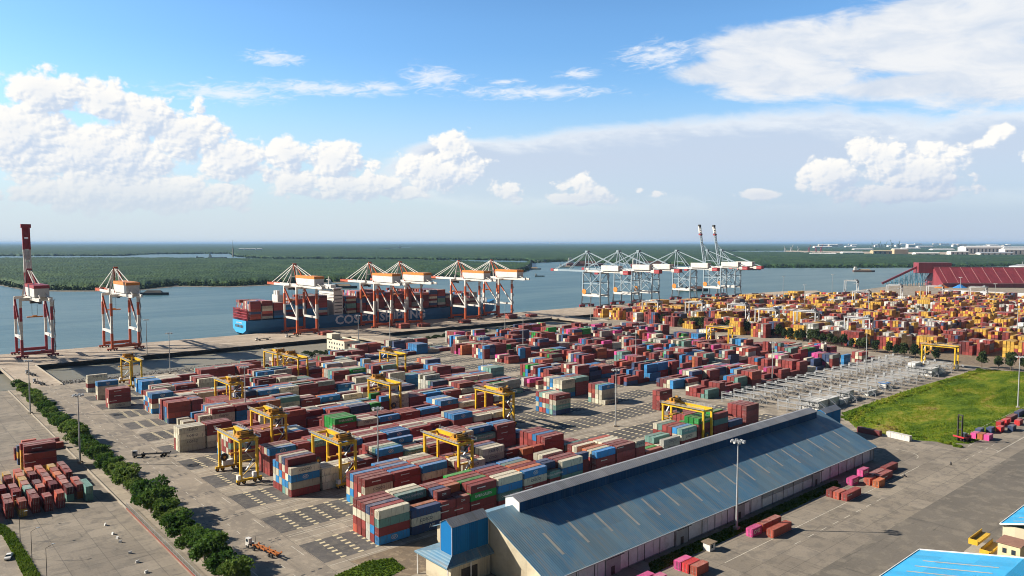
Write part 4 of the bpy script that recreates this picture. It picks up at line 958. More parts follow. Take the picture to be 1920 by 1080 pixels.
def sts2(label, up):
    t = thing('quay_crane', label, 'crane', group='ship-to-shore cranes on the quay'); W, G = 9., 36.
    for x in (-W, W):
        for y in (0, G):
            m = MB(); m.bar((x*1.15,y-(1.5 if y == 0 else -1.5),3),(x,y,20),2.2,2.2,0,1.9); m.bar((x,y,20),(x*.92,y,55),1.8,1.8); lg = m.build('leg', [CRGR], t)
            b = MB(); b.b(x*1.15-6,x*1.15+6,y-1,y+1,1.6,4.2)
            for q in (-4.8,-1.8,1.8,4.8): b.tube((x*1.15+q,y-.7,.8),(x*1.15+q,y+.7,.8),.8,n=10,m=1); b.b(x*1.15+q-1,x*1.15+q+1,y-.5,y+.5,.9,1.7)
            b.build('bogie', [CRRD, BLACK], lg)
        m = MB(); m.bar((x,0,19),(x,G,19),2.4,3.2); m.build('portal_beam', [CRWH], t)
        m = MB()
        for p, q in (((0,21),(G/2,36)),((G,21),(G/2,36)),((0,54),(G/2,38)),((G,54),(G/2,38)),((0,37),(G,37))): m.bar((x*.97,p[0],p[1]),(x*.97,q[0],q[1]),1,1)
        m.build('diagonal_brace', [CRGR], t)
    for y in (0, G):
        [MB().bar((-W,y,z),(W,y,z),a,b).build('cross_beam', [CRGR], t) for z, a, b in ((5,2,2.6),(20,1.6,2.2),(40,1,1),(54,1.8,2.6))]
    m = MB(); m.b(-2.6,2.6,-48,G+3,54.5,57.4); m.bar((-4,-48,55),(-4,G+3,55),.2); m.bar((4,-48,55),(4,G+3,55),.2); m.build('girder', [CRWH], t)
    m = MB(); m.b(-4,4,-50,-40,52.6,58.2,0); m.b(-3.6,3.6,-40,-34,53,57.6,1); m.build('rear_platform', [CRRD, CRWH], t)
    m = MB(); m.b(-5,5,-32,2,57.6,65.5); m.build('machinery_house', [CRWH], t)
    ap = (0, G-1, 86); m = MB()
    for x in (-5, 5): m.bar((x,G,56),(x*.3,ap[1],86),1.2); m.bar((x*.3,ap[1],86),(x,10,58),1.0); m.bar((x*.7,G,68),(x*.6,18,66),.6)
    m.b(-3,3,ap[1]-2.5,ap[1]+2.5,85,87.6); m.build('apex_frame', [CRGR], t)
    m = MB()
    for x in (-2, 2): m.bar((x*.5,ap[1],86),(x,-46,58),.7); m.bar((x*.5,ap[1],86),(x,-22,66),.6)
    m.build('back_stay', [CRGR], t)
    L = 74.; hy = G+4
    if up:
        c, s = math.sin(R(10)), math.cos(R(10)); m = MB()
        for x in (-2.6, 2.6): m.bar((x,hy,57),(x,hy+L*.84*c,57+L*.84*s),1.0,1.8); m.bar((x,hy+L*.84*c,57+L*.84*s),(x,hy+L*c,57+L*s),1.4,2.4,1)
        for k in range(16): f, f2 = k/16, (k+1)/16; m.bar((-2.6,hy+L*c*f,57+L*s*f),(2.6,hy+L*c*f2,57+L*s*f2),.5); m.bar((2.6,hy+L*c*f,57+L*s*f),(-2.6,hy+L*c*f2,57+L*s*f2),.5); m.bar((0,hy+L*c*f-3.6,57+L*s*f),(-2.6,hy+L*c*f2,57+L*s*f2),.5)
        m.b(-3.4,3.4,hy+L*.8*c-2,hy+L*.8*c+2,57+L*.8*s-1.5,57+L*.8*s+1.5,2); m.b(-2.9,2.9,hy+L*c-1.6,hy+L*c+1.6,57+L*s-.5,57+L*s+3.5,3); m.build('boom', [CRGR, CRWH, CRRD, DARKM], t)
        m = MB()
        for x in (-1, 1): m.bar((x,ap[1],86.5),(x,hy+L*.6*c,57+L*.6*s),.4)
        m.build('fore_stay', [CRGR], t)
    else:
        m = MB(); m.b(-2.6,2.6,hy,hy+L-16,54.6,57.4); m.b(-2.6,2.6,hy+L-16,hy+L-6,54.6,57.4,1); m.b(-3.2,3.2,hy+L-6,hy+L,54,58,2); m.build('boom', [CRGR, CRWH, CRRD], t)
        m = MB()
        for x in (-2, 2): m.bar((x*.5,ap[1],86),(x,hy+L-10,58),.7); m.bar((x*.5,ap[1],86),(x,hy+L*.45,58),.6)
        m.build('fore_stay', [CRGR], t)
    m = MB(); m.b(-3.6,3.6,10,17,51.4,54.2); tr = m.build('trolley', [CRRD], t); m = MB(); m.b(-6,6,12,14.4,40,41); m.tube((-2,13,41),(-2,13,51.4),.07,n=4); m.tube((2,13,41),(2,13,51.4),.07,n=4); m.build('spreader', [DARKM], tr)
    m = MB(); m.tube((-W-1.6,G-4,24.5),(-W-.9,G-4,24.5),4.2,n=20); m.build('cable_reel', [AMB], t)
    m = MB()
    for k in range(10): z = 4+k*5; s = 1 if k % 2 else -1; m.bar((W+1.6,-1.5*s,z),(W+1.6,1.5*s,z+5),.8,.2); m.b(W+.9,W+2.4,1.5*s-.9,1.5*s+.9,z+4.9,z+5.05)
    m.build('access_stair', [GREYM], t); return t
G1 = sts2('grey quay crane with boom lowered, leftmost of the grey cranes', False); G1.location = (852, 764, 0)
for u, lab in ((925,'grey quay crane with boom lowered, second of the grey row'),(976,'grey quay crane with boom lowered, third of the grey row'),(1080,'grey quay crane with boom lowered beside the raised booms')): place(G1, (u, 764, 0), 0, lab)
G2 = sts2('grey quay crane with boom raised, left of the two raised', True); G2.location = (1172, 764, 0); place(G2, (1218, 764, 0), 0, 'grey quay crane with boom raised, right of the two raised')
# ================================================================== rubber tyred gantry cranes
RTY = mat('yellow crane paint', (.70,.42,.015), .45, 0, .2, .8, (.22,.13,.06), .5); RTO = mat('orange yellow machinery paint', (.50,.24,.02), .5, 0, .3, 1.2, (.08,.06,.05), .5)
RTW = mat('white gantry paint', (.52,.53,.54), .5, 0, .12, .6)
def rtg(PM, OM, ht, span, wb, flip, label, grp):
    """legs at x=0,wb and y=0,span"""
    t = thing('yard_gantry_crane', label, 'crane', group=grp); lw = .95; near = 0 if not flip else 1
    for y in (0, span):
        for x in (0, wb):
            m = MB(); m.bar((x,y,1.9),(x,y,ht),lw,lw); lg = m.build('leg', [PM], t)
            for q in (-1.15, 1.15):
                b = MB(); b.tube((x+q,y-.35,.8),(x+q,y+.35,.8),.8,n=14); b.tube((x+q,y-.38,.8),(x+q,y+.38,.8),.36,n=10,m=1); b.build('wheel', [BLACK, OM], lg)
        m = MB(); m.bar((-1.9,y,1.7),(wb+1.9,y,1.7),.9,.9); m.build('sill_beam', [PM], t)
    for x in (0, wb):
        m = MB(); m.bar((x,-.6,ht+.6),(x,span+.6,ht+.6),1.1,1.5); o = m.build('girder', [PM], t)
        s = -1 if x == 0 else 1; r = MB(); r.b(min(x+s*.6,x+s*1.5),max(x+s*.6,x+s*1.5),-1,span+1,ht+1.2,ht+1.3); r.bar((x+s*1.45,-1,ht+2.3),(x+s*1.45,span+1,ht+2.3),.09); r.bar((x+s*1.45,-1,ht+1.8),(x+s*1.45,span+1,ht+1.8),.06)
        for k in range(14): r.bar((x+s*1.45,-1+k*(span+2)/13,ht+1.3),(x+s*1.45,-1+k*(span+2)/13,ht+2.3),.08)
        r.build('walkway', [STEEL], o)
    for y in (0, span): m = MB(); m.bar((0,y,ht+.4),(wb,y,ht+.4),.8,1.0); m.build('end_tie', [PM], t)
    ty = 4.2 if not flip else span-4.2
    m = MB(); m.b(-.4,wb+.4,ty-3.1,ty+3.1,ht+1.4,ht+1.9); m.b(.4,wb-.4,ty-2.4,ty+2.4,ht+1.9,ht+2.5)
    m.tube((1,ty-1.2,ht+3),(wb-1,ty-1.2,ht+3),.75,n=12); m.tube((1,ty+1.3,ht+3),(wb-1,ty+1.3,ht+3),.65,n=12,m=1); m.b(.2,2,ty-.6,ty+.6,ht+2.5,ht+3.9); m.b(wb-2.2,wb-.4,ty-2,ty-.3,ht+2.5,ht+3.8,1)
    m.tube((wb-.4,ty+.8,ht+3.1),(wb+.1,ty+.8,ht+3.1),1.1,n=14); m.bar((0,ty-3,ht+1.9),(0,ty-3,ht+4),.1); m.bar((wb,ty-3,ht+1.9),(wb,ty-3,ht+4),.1); m.bar((0,ty-3,ht+3.4),(wb,ty-3,ht+3.4),.1)
    tr = m.build('trolley', [OM, DARKM], t)
    m = MB(); m.b(wb*.5-1,wb*.5+1,ty-4.6,ty-2.4,ht-3.2,ht-.6); m.build('operator_cab', [GLASS], tr)
    m = MB()
    for x in (1.4, wb-1.4):
        for q in (-1, 1): m.tube((x,ty+q,ht+1.4),(x,ty+q,ht-4.4),.05,n=4)
    m.build('hoist_rope', [DARKM], tr)
    m = MB(); m.b(-2.6,wb+2.6,ty-.25,ty+.25,ht-5.2,ht-4.7); m.b(1,wb-1,ty-1,ty+1,ht-5,ht-4.3); m.b(-2.9,-2.5,ty-1.2,ty+1.2,ht-5.3,ht-4.7); m.b(wb+2.5,wb+2.9,ty-1.2,ty+1.2,ht-5.3,ht-4.7); m.build('spreader', [OM], tr)
    yy = span if not flip else 0
    m = MB(); m.b(1.3,wb-1.3,yy-.9,yy+.9,2.2,4.5); m.build('power_house', [WHITE], t)
    m = MB(); m.tube((1.6,yy-1.3,6.2),(1.6,yy-.9,6.2),1.7,n=22); m.tube((1.6,yy-1.5,6.2),(1.6,yy-.8,6.2),.6,n=12,m=1); m.bar((1.6,yy-1.1,4.4),(1.6,yy-1.1,6.2),.4,.4,1); m.build('cable_reel', [DARKM, OM], t)
    y2 = 0 if not flip else span
    MB().b(-1.6,-.4,y2-1,y2+1,2.2,4).build('electrical_cabinet', [WHITE], t); MB().b(wb-2,wb-.6,y2-.8,y2+.8,2.2,4.4).build('electrical_cabinet', [WHITE], t)
    m = MB()
    for k in range(4): z = 2.2+k*(ht-2.2)/4; s = 1 if k % 2 else -1; m.bar((wb/2-s*1.6,y2-.7,z),(wb/2+s*1.6,y2-.7,z+(ht-2.2)/4),.7,.15); m.b(wb/2+s*1.6-.6,wb/2+s*1.6+.6,y2-1.2,y2-.4,z+(ht-2.2)/4-.1,z+(ht-2.2)/4)
    m.build('access_stair', [STEEL], t)
    m = MB(); m.bar((0,y2,ht*.55),(wb,y2,ht*.55),.5,.5); m.bar((0,y2,3),(wb,y2,ht*.5),.25,.25); m.build('leg_brace', [PM], t)
    return t
GY, GW = 'yellow yard gantry cranes', 'white yard gantry cranes beyond the hedge'
RY = rtg(RTY, RTO, 17.6, 24.2, 6.9, False, '', GY); RYF = rtg(RTY, RTO, 17.6, 24.2, 6.9, True, '', GY)
YR = [(3,115,0,'yellow yard gantry crane nearest the tree-lined road, beside painted empty slots'),(4,142,0,'yellow yard gantry crane just behind the one nearest the road'),
 (2,143.6,0,'yellow yard gantry crane behind the tall five-high end stack'),(1,180,0,'yellow yard gantry crane behind the shed tower, over white container roofs'),
 (3,258,0,'yellow yard gantry crane at the edge of the empty slots'),(0,306,1,'bright yellow yard gantry crane behind the shed ridge over green containers'),
 (5,227,1,'yellow yard gantry crane in mid yard above cream stacks'),(7,158,0,'yellow yard gantry crane behind a light mast on the left'),
 (9,230,1,'yellow yard gantry crane by the shore, right one of a close pair'),(10,228,0,'yellow yard gantry crane by the shore, left one of a close pair'),
 (8,292,1,'yellow yard gantry crane in front of the cream office'),(11,137,1,'yellow yard gantry crane farthest left beside the rocky shore'),
 (6,622,1,'small distant yellow yard gantry crane before white gantries'),(0,642,1,'yellow yard gantry crane at the far corner of the grass')]
for i, (k, u, fl, lab) in enumerate(YR):
    p = RYF if fl else RY; q = (u, K0+KP*k-2.6+(1.5 if fl else 0), 0)
    if i == 0: p.location = q; p['label'] = lab
    elif i == 5: p.location = q; p['label'] = lab
    else: place(p, q, 0, lab)
RW = rtg(RTW, GREYM, 24, 25, 8, False, '', GW)
WR = [(757,588,'leftmost white yard gantry crane, near the quay'),(790,545,'white yard gantry crane second from left, near the quay'),(800,490,'white yard gantry crane third from the left above red stacks'),
 (766,432,'white yard gantry crane by the hedge above pale grey stacks'),(778,392,'white yard gantry crane by the hedge above a dark yellow block'),(750,322,'white yard gantry crane nearest, over the yellow front block'),
 (1160,500,'white yard gantry crane deep among yellow stacks'),(1475,660,'white yard gantry crane far off against the river'),(1380,540,'white yard gantry crane far off by the red shed, left'),
 (1400,480,'white yard gantry crane far off by the red shed, middle'),(1420,420,'white yard gantry crane far off by the red shed, right')]
for i, (u, v, lab) in enumerate(WR):
    if i == 0: RW.location = (u, v, 0); RW['label'] = lab
    else: place(RW, (u, v, 0), 0, lab)
# ================================================================== the container ship
HULL = mat('dark blue hull paint', (.026,.165,.36), .45, 0, .15, .06, (.05,.06,.08), .3); BOOT = mat('red boot topping', (.22,.04,.035), .6); LBL = mat('sunlit blue stern paint', (.045,.38,.72), .45)  # stern blue is the hull's lightened: sunlight on the transom put into the colour
def ship():
    L, B = 372, 43; t = thing('container_ship', 'long blue container ship loaded with stacked boxes, alongside the quay', 'ship', (317, 808, -4)); m = MB()
    st = [0, 3, 14, 40, 260, 300, 330, 352, 366, L]; hw = [.90,.97,1,1,1,.96,.80,.52,.24,.02]; hb = [.45,.6,.85,.97,.97,.85,.58,.28,.08,.01]; zt = [17.6]*6+[18.5,20,22,23]; off = [0,0,0,0,0,0,0,2,6,12]
    sec = []
    for x, a, b, z, o in zip(st, hw, hb, zt, off):
        c = B/2; xx = x-(o*.6 if x > 340 else 0); zb = 3.2 if x < 2 else 1.0 if x < 5 else -3
        sec.append([(xx-o*.2,c-b*c,zb),(xx,c-a*c*.98,5 if x > 5 else 7),(x+o*.0,c-a*c,9),(x,c-a*c,z),(x,c+a*c,z),(x,c+a*c,9),(xx,c+a*c*.98,5 if x > 5 else 7),(xx-o*.2,c+b*c,zb)])
    vs = [p for s in sec for p in s]; fs = []; n = len(sec)
    for i in range(n-1):
        for j in range(7): fs.append((i*8+j,(i+1)*8+j,(i+1)*8+j+1,i*8+j+1))
    m.add(vs, fs, 0); m.add(sec[0], [tuple(range(8))[::-1]], 1); h = m.build('hull', [HULL, LBL], t)
    m = MB(); m.quad(*[(-.15, y, z) for y, z in ((10,9.2),(33,9.2),(33,12.2),(10,12.2))]); h2 = m.build('stern_opening', [DARKM], h)
    m = MB()
    for k in range(5): m.b(-.3,-.16,12+k*4.2,12.6+k*4.2,9.2,12.2)
    m.build('pillar', [LBL], h2)
    me = text_mesh('COSCO SHIPPING', 14.5, .04, .42); me.materials.clear(); me.materials.append(mat('clean white ship lettering', (.80,.84,.90), .5, 0, .05))
    q = link('lettering', me, h, (172, -.08, 11.0)); q.rotation_euler = (R(90),0,0); q.scale = (1.12,1,1)
    me = text_mesh('COSCO SHIPPING', 2.0, .04, .05); me.materials.clear(); me.materials.append(WHITE); q = link('lettering', me, h, (-.2,21.5,14.5)); q.rotation_euler = (R(90),0,R(-90))
    lash = mat('red lashing bridge paint', (.34,.035,.05), .6); m = MB()
    for z in (20,23,26,29.5): m.b(.6,2.6,1,42,z,z+.5)
    for k in range(13): m.b(1.0,1.9,1+k*3.3,1.6+k*3.3,17.6,30.5)
    for k in range(12): m.bar((1.5,1.6+k*3.3,18),(1.5,4.3+k*3.3,23),.35); m.bar((1.5,1.6+k*3.3,26),(1.5,4.3+k*3.3,20),.3)
    m.build('lashing_bridge', [lash], t)
    b = MB(); b.b(107,119,3,40,17.6,46); b.b(106,116,1.5,41.5,46,49); b.b(105,117,-1,44,49,50); b.b(106,113,8,35,50,53.5)
    for z in (21,25,29,33,37,41): b.b(106.5,107,4,39,z,z+.35); b.b(106,108,2.5,40.5,z+1.8,z+2)
    sup = b.build('superstructure', [CRWH], t)
    for z in (47,): m = MB(); m.b(104.9,105.2,3,40,z,z+1.3); m.b(107,115.5,1.3,1.48,z,z+1.3); m.build('bridge_window', [GLASS], sup)
    for z in range(20, 44, 4):
        m = MB(); m.b(108,118,2.9,2.98,z,z+1.1); m.build('window', [GLASS], sup)
    m = MB(); m.bar((110,21,53),(110,21,63),.8); m.bar((110,16,59),(110,26,59),.5); m.bar((110,21,61),(112,21,61),.4); m.build('radar_mast', [CRWH], sup)
    m = MB(); m.b(42,50,14,29,17.6,44); m.b(43,46,17,21,44,49); m.b(43,46,23,27,44,48.5); m.build('funnel', [CRWH], t)
    m = MB(); m.bar((350,21,20),(350,21,36),1); m.bar((350,17,31),(350,25,31),.5); m.build('foremast', [CRWH], t)
    for x in range(18, 345, 27): m = MB(); m.b(x-.5,x+.5,2,41,17.6,27); m.build('cell_guide', [GREYM], t)
ship()
# ================================================================== light masts
LAMP = mat('floodlight glass', (.6,.6,.58), .3)
def mast(h=31.5, label=''):
    t = thing('light_mast', label, 'light mast', group='tall floodlight masts'); m = MB(); m.tube((0,0,.8),(0,0,h),.42,.2,10); m.build('pole', [STEEL], t)
    m = MB(); m.b(-.9,.9,-.9,.9,0,.9); m.build('base', [CONC], t)
    m = MB(); m.tube((0,0,h-.3),(0,0,h+.5),.35,n=10)
    for k in range(8): a, b = k*math.tau/8, (k+1)*math.tau/8; m.bar((1.7*math.cos(a),1.7*math.sin(a),h+.2),(1.7*math.cos(b),1.7*math.sin(b),h+.2),.16); m.bar((0,0,h+.2),(1.7*math.cos(a),1.7*math.sin(a),h+.2),.12)
    m.build('head_ring', [STEEL], t)
    for k in range(8):
        a = k*math.tau/8; m = MB(); m.box((2.1*math.cos(a),2.1*math.sin(a),h+.15),(.75,.85,.6),0,a); m.box((2.5*math.cos(a),2.5*math.sin(a),h+.0),(.1,.7,.45),1,a); m.build('floodlight', [STEEL, LAMP], t)
    return t
ML = [(227.1,141.1,'light mast on the grass beside the blue warehouse roof'),(71.5,381,'light mast in the roadside trees above the left lot'),(71.3,512,'light mast in the roadside trees nearer the river'),
 (190,716,'light mast on the quay edge right of the lone crane'),(174.5,598,'light mast by the rocky shore among the leftmost stacks'),(157.9,407,'light mast on the left among maroon stacks'),(159.4,268,'light mast between tall end stack and shed tower blocks'),
 (344.6,428,'light mast behind the maroon rows in mid yard'),(306.2,265.5,'light mast standing in the empty painted slots'),(466,519,'light mast in front of the far pink stacks, left'),(472.7,268,'light mast beside the refrigerated racks, left'),
 (606.1,262,'light mast beside the refrigerated racks, right'),(525.7,136,'light mast on the apron at the right edge of the grass'),(480,395,'light mast amid far maroon and pink stacks'),(352,625,'light mast beside the cream office'),
 (405,655,'slim light mast on the causeway behind the office'),(560,655,'light mast on the far shore before the last orange crane'),(700,650,'light mast at the root of the second causeway'),(1010,712,'light mast on the quay among the grey cranes')]
M0 = mast(31, ''); 
for i, (u, v, lab) in enumerate(ML):
    if i == 0: M0.location = (u, v, 0); M0['label'] = lab
    else: place(M0, (u, v, 0), .3*i, lab)
for px, py, lab in ((1508,578,'light mast at the near left of the yellow yard'),(1468,553,'light mast on the sand spit edge'),(1560,548,'light mast at the far edge of the yellow yard, left'),(1628,592,'light mast in the middle of the yellow yard'),(1725,582,'light mast before the red shed, left'),(1800,556,'light mast before the red shed, middle'),(1906,648,'light mast at the right edge in front of yellow stacks'),(1865,575,'light mast before the red shed, right')):
    x, y = ray_ground(px, py); place(M0, (x, y, 0), .5, lab).scale = (1.15,1.15,1.15)
def lamp(u, v, lab, i):
    t = thing('street_lamp', lab, 'street lamp', (u, v, 0), .4, 'slim street lamps by the left lot'); m = MB(); m.tube((0,0,0),(0,0,9),.11,.07,8); m.tube((0,0,9),(1.6,-.5,9.7),.06,n=6); m.build('pole', [DARKM], t); m = MB(); m.box((1.9,-.6,9.75),(.9,.4,.18),0,-.3); m.build('lamp_head', [STEEL], t)
for i, (px, py) in enumerate(((17,982),(38,1014),(60,1049),(88,1083))): lamp(*ray_ground(px, py), f"slim dark street lamp by the left verge, {ORD[i]} from the top", i)
# ================================================================== trees and greenery
TLEAF = bpy.data.materials.new('broad tree leaves'); TLEAF.use_nodes = True; leaf_mat(TLEAF, (.035,.085,.014), (.075,.145,.024), (.14,.20,.04), .25, 1.6, .8, .4)
HLEAF = bpy.data.materials.new('dull hedge leaves'); HLEAF.use_nodes = True; leaf_mat(HLEAF, (.026,.046,.018), (.046,.072,.026), (.075,.10,.036), .25, 1.6, .8, .35)
BARK = mat('tree bark', (.12,.09,.065), .9, 0, .25, 3)
def leaf_cloud(rs, lobes, n, size):
    """leaf quads spread through the volume of several lobes, denser near their skins"""
    V = []
    for _ in range(n):
        c, r = lobes[rs.randint(len(lobes))]; d = rs.normal(size=3); d /= np.linalg.norm(d); q = np.array(c)+d*np.array(r)*(rs.uniform(.25,1)**.45)*rs.uniform(.85,1.18)
        a = rs.normal(size=3); a /= np.linalg.norm(a); b = np.cross(a, rs.normal(size=3)); b /= np.linalg.norm(b); s = size*rs.uniform(.55,1.3)
        V.append((q-a*s-b*s*.6, q+a*s-b*s*.5, q+a*s*.7+b*s*.6, q-a*s*.6+b*s*.7))
    return V
def tree_mesh(seed, h, rad, n, leaf, tall=False):
    rs = np.random.RandomState(seed); tr = MB(); ht = h*.34
    pts = [(0,0,0),(rs.uniform(-.2,.2),rs.uniform(-.2,.2),ht)]; tr.tube(pts[0], pts[1], .26, .17, 8); lob = [((0,0,h*.62),(rad*.62,rad*.62,h*.30))]
    for k in range(9 if not tall else 11):
        a = k*2.4+rs.uniform(-.4,.4); rr = rad*rs.uniform(.35,.75)*(1 if not tall else .8); z = h*rs.uniform(.36,.84); 
        if tall: rr *= 1.25*(1.05-z/h)
        c = (rr*math.cos(a), rr*math.sin(a), z); s = rs.uniform(.26,.44)*rad; lob.append((c,(s*1.15,s*1.15,s*.9))); tr.tube(pts[1], c, .1, .035, 5)
    cr = MB()
    for q in leaf_cloud(rs, lob, n, leaf): cr.quad(*q)
    return tr, cr
TP = []
for i in range(4):
    tr, cr = tree_mesh(20+i, 8.4, 4.6, 2000, .36); TP.append((tr.mesh('trunk', BARK), cr.mesh('crown', TLEAF)))
for i in range(3):
    tr, cr = tree_mesh(40+i, 9.5, 3.9, 1100, .40, True); TP.append((tr.mesh('trunk', BARK), cr.mesh('crown', HLEAF)))
def tree(kind, name, u, v, s, rz, label, grp):
    t = thing(name, label, 'tree', (u, v, 0), rz, grp); t.scale = (s, s, s*1.02); link('trunk', TP[kind][0], t); link('crown', TP[kind][1], t)
tr_ = random.Random(8); v = 212.; k = 0; zn = {}
while v < 604:
    s = tr_.uniform(1.0,1.5) if v < 300 else tr_.uniform(.75,1.25) if v < 470 else tr_.uniform(.65,1.0); zone = 0 if v < 300 else 1 if v < 420 else 2 if v < 520 else 3; zn[zone] = zn.get(zone, 0)+1
    lab = f"bushy roadside tree {('by the wire fence', 'beside the left container lot', 'beyond the left container lot', 'near the quay causeway')[zone]}, {ORD[zn[zone]-1]} from the bottom there"
    tree(k % 4, 'roadside_tree', 77.3+tr_.uniform(-1,1.4), v, s, tr_.uniform(0,6), lab, 'roadside trees along the perimeter road'); v += tr_.uniform(7.2,10.5) if v < 300 else tr_.uniform(5.6,8.4) if v < 470 else tr_.uniform(6,8.4); k += 1
HP = [(762,612),(742,590),(735,556),(728,480),(724,411),(712,350),(703,318),(690,285),(682,262),(677,228),(674,200),(676,180),(690,150)]; k = 0; hn = {}
for (a, b), (c, d) in zip(HP, HP[1:]):
    n = max(2, int(math.hypot(c-a, d-b)/7.5))
    for i in range(n):
        f = i/n; 
        if tr_.random() < .12 or (d < 240 and b < 235 and b > 222): continue
        s = tr_.uniform(1.0,1.75); x = a+(c-a)*f+tr_.uniform(-2,2); y = b+(d-b)*f+tr_.uniform(-1,1)
        k += 1; w = 'by the quay end' if y > 480 else 'before the white gantries' if y > 340 else 'before the yellow front stacks' if y > 240 else 'near the far corner of the grass'; hn[w] = hn.get(w, 0)+1
        tree(4+k % 3, 'hedge_tree', x, y, s, tr_.uniform(0,6), f"dull green hedge tree {w}, {ORD[hn[w]-1]} there from the left", 'trees of the hedge between the yards')
def tufts(name, poly, n, h, m, seed, z=0., wid=.22, hf=None, blades=4):
    rs = np.random.RandomState(seed); P = np.array(poly); lo, hi = P.min(0), P.max(0); xs, ys = rs.uniform(lo[0],hi[0],n*3), rs.uniform(lo[1],hi[1],n*3); k = inpoly(xs, ys, poly); xs, ys = xs[k][:n], ys[k][:n]
    V = []
    for x, y in zip(xs, ys):
        hh = h*rs.uniform(.5,1.3)*(hf(x,y) if hf else 1)
        for _ in range(blades):
            a = rs.uniform(0,6.28); b = rs.uniform(.2,.9)*hh*.8; w = wid*rs.uniform(.6,1.5); c, s = math.cos(a), math.sin(a)
            V += [(x-s*w,y+c*w,z),(x+s*w,y-c*w,z),(x+c*b+s*w*.4,y+s*b-c*w*.4,z+hh)]
    me = bpy.data.meshes.new(name); me.from_pydata(V, [], [(i,i+1,i+2) for i in range(0,len(V),3)]); me.materials.append(m); me.update(); return link(name, me, kind='stuff')
def grass_mat(name, cols, s1, s2):
    m = bpy.data.materials.new(name); m.use_nodes = True; t = NT(m.node_tree); p = t.n['Principled BSDF']; co = t.n.new('ShaderNodeTexCoord').outputs['Object']
    f = t.math('ADD', t.math('MULTIPLY', t.noise(t.vm('MULTIPLY', co, (1.,2.2,1.)), s1, 5, .6, .5), .7), t.math('MULTIPLY', t.noise(co, s2, 4, .6), .3)); f = t.math('ADD', t.math('MULTIPLY', t.math('SUBTRACT', f, .5), 1.25), .478); col = ramp3(t, f, cols); t.put(p.inputs['Base Color'], col); leafy(t, p, col, .3); p.inputs['Roughness'].default_value = .8; p.inputs['Specular IOR Level'].default_value = .1; return m
GR = grass_mat('lush field grass', [(.38,(.095,.165,.013)),(.46,(.16,.24,.018)),(.54,(.25,.30,.024)),(.61,(.38,.34,.07)),(.70,(.27,.20,.09))], .028, .35)
GD = grass_mat('dark verge grass', [(.36,(.07,.13,.014)),(.5,(.12,.19,.02)),(.66,(.18,.23,.035))], .08, .5)
FIELD = [(431,200),(560,202),(663,199),(676,172),(660,140),(560,134),(520,131),(430,125),(412,127),(400,146),(399,176),(412,186)]
sheet('grass_field', FIELD, .012, GR)
tufts('field_grass', FIELD, 15000, .75, GR, 3, wid=.2, hf=lambda x, y: .35+1.5*float(vnoise(np.float64(x*.05), np.float64(y*.12), 2))**2)
EDGE = [(401,176),(432,192),(560,197),(663,194),(663,200),(431,201),(400,186)]
def mounds(name, spots, m, seed, leaf=.35, dens=120):
    rs = np.random.RandomState(seed); o = MB()
    for x, y, r, h in spots:
        for q in leaf_cloud(rs, [((x,y,h*.35),(r,r,h*.65))], int(dens*r), leaf): o.quad(*[(a[0],a[1],max(a[2],.02)) for a in q])
    return o.build(name, m, kind='stuff')
sr = random.Random(6); sp = []
for _ in range(150): f = sr.random(); sp.append((412+f*250, 193+4*min(1,f*5)+sr.uniform(-4,2), sr.uniform(.8,2.0), sr.uniform(.7,1.5)))
for _ in range(60): f = sr.random(); sp.append((399+f*25, 130+f*58+sr.uniform(-4,2)-(8 if f < .3 else 0), sr.uniform(.7,1.8), sr.uniform(.6,1.5)))
for _ in range(70): sp.append((415+sr.random()*110, 126.5+sr.uniform(0,3), sr.uniform(.6,1.3), sr.uniform(.4,1.)))
mounds('field_edge_bushes', [q for q in sp if q[0] > 401], GR, 3, .3, 80)
VG = [(176,138),(300,138.4),(306,143.5),(182,143.8)]; sheet('shed_verge', VG, .012, GD); tufts('verge_grass', VG, 3200, .45, GD, 5)
V2 = [ray_ground(*q) for q in ((615,1085),(690,1052),(735,1046),(760,1066),(720,1088))]; sheet('corner_verge', V2, .012, GD); tufts('corner_grass', V2, 900, .4, GD, 6)
V3 = [ray_ground(*q) for q in ((-30,985),(4,984),(26,1000),(48,1036),(78,1085),(46,1085),(28,1046),(4,1003),(-30,1000))]; sheet('left_verge', V3, .012, GD); tufts('left_verge_plants', V3, 1500, .8, GD, 7)
sc = [(sr.uniform(270,320), sr.uniform(609,628), sr.uniform(1.5,3.2), sr.uniform(1.5,3)) for _ in range(26)]+[(sr.uniform(432,600), sr.uniform(640,652), sr.uniform(1.2,2.8), sr.uniform(1,2.6)) for _ in range(70)]+[(sr.uniform(470,600), sr.uniform(652,670), sr.uniform(1,2), sr.uniform(.6,1.2)) for _ in range(50)]
mounds('shore_scrub', [(x,y,r,h) for x,y,r,h in sc], HLEAF, 9, .5, 60)
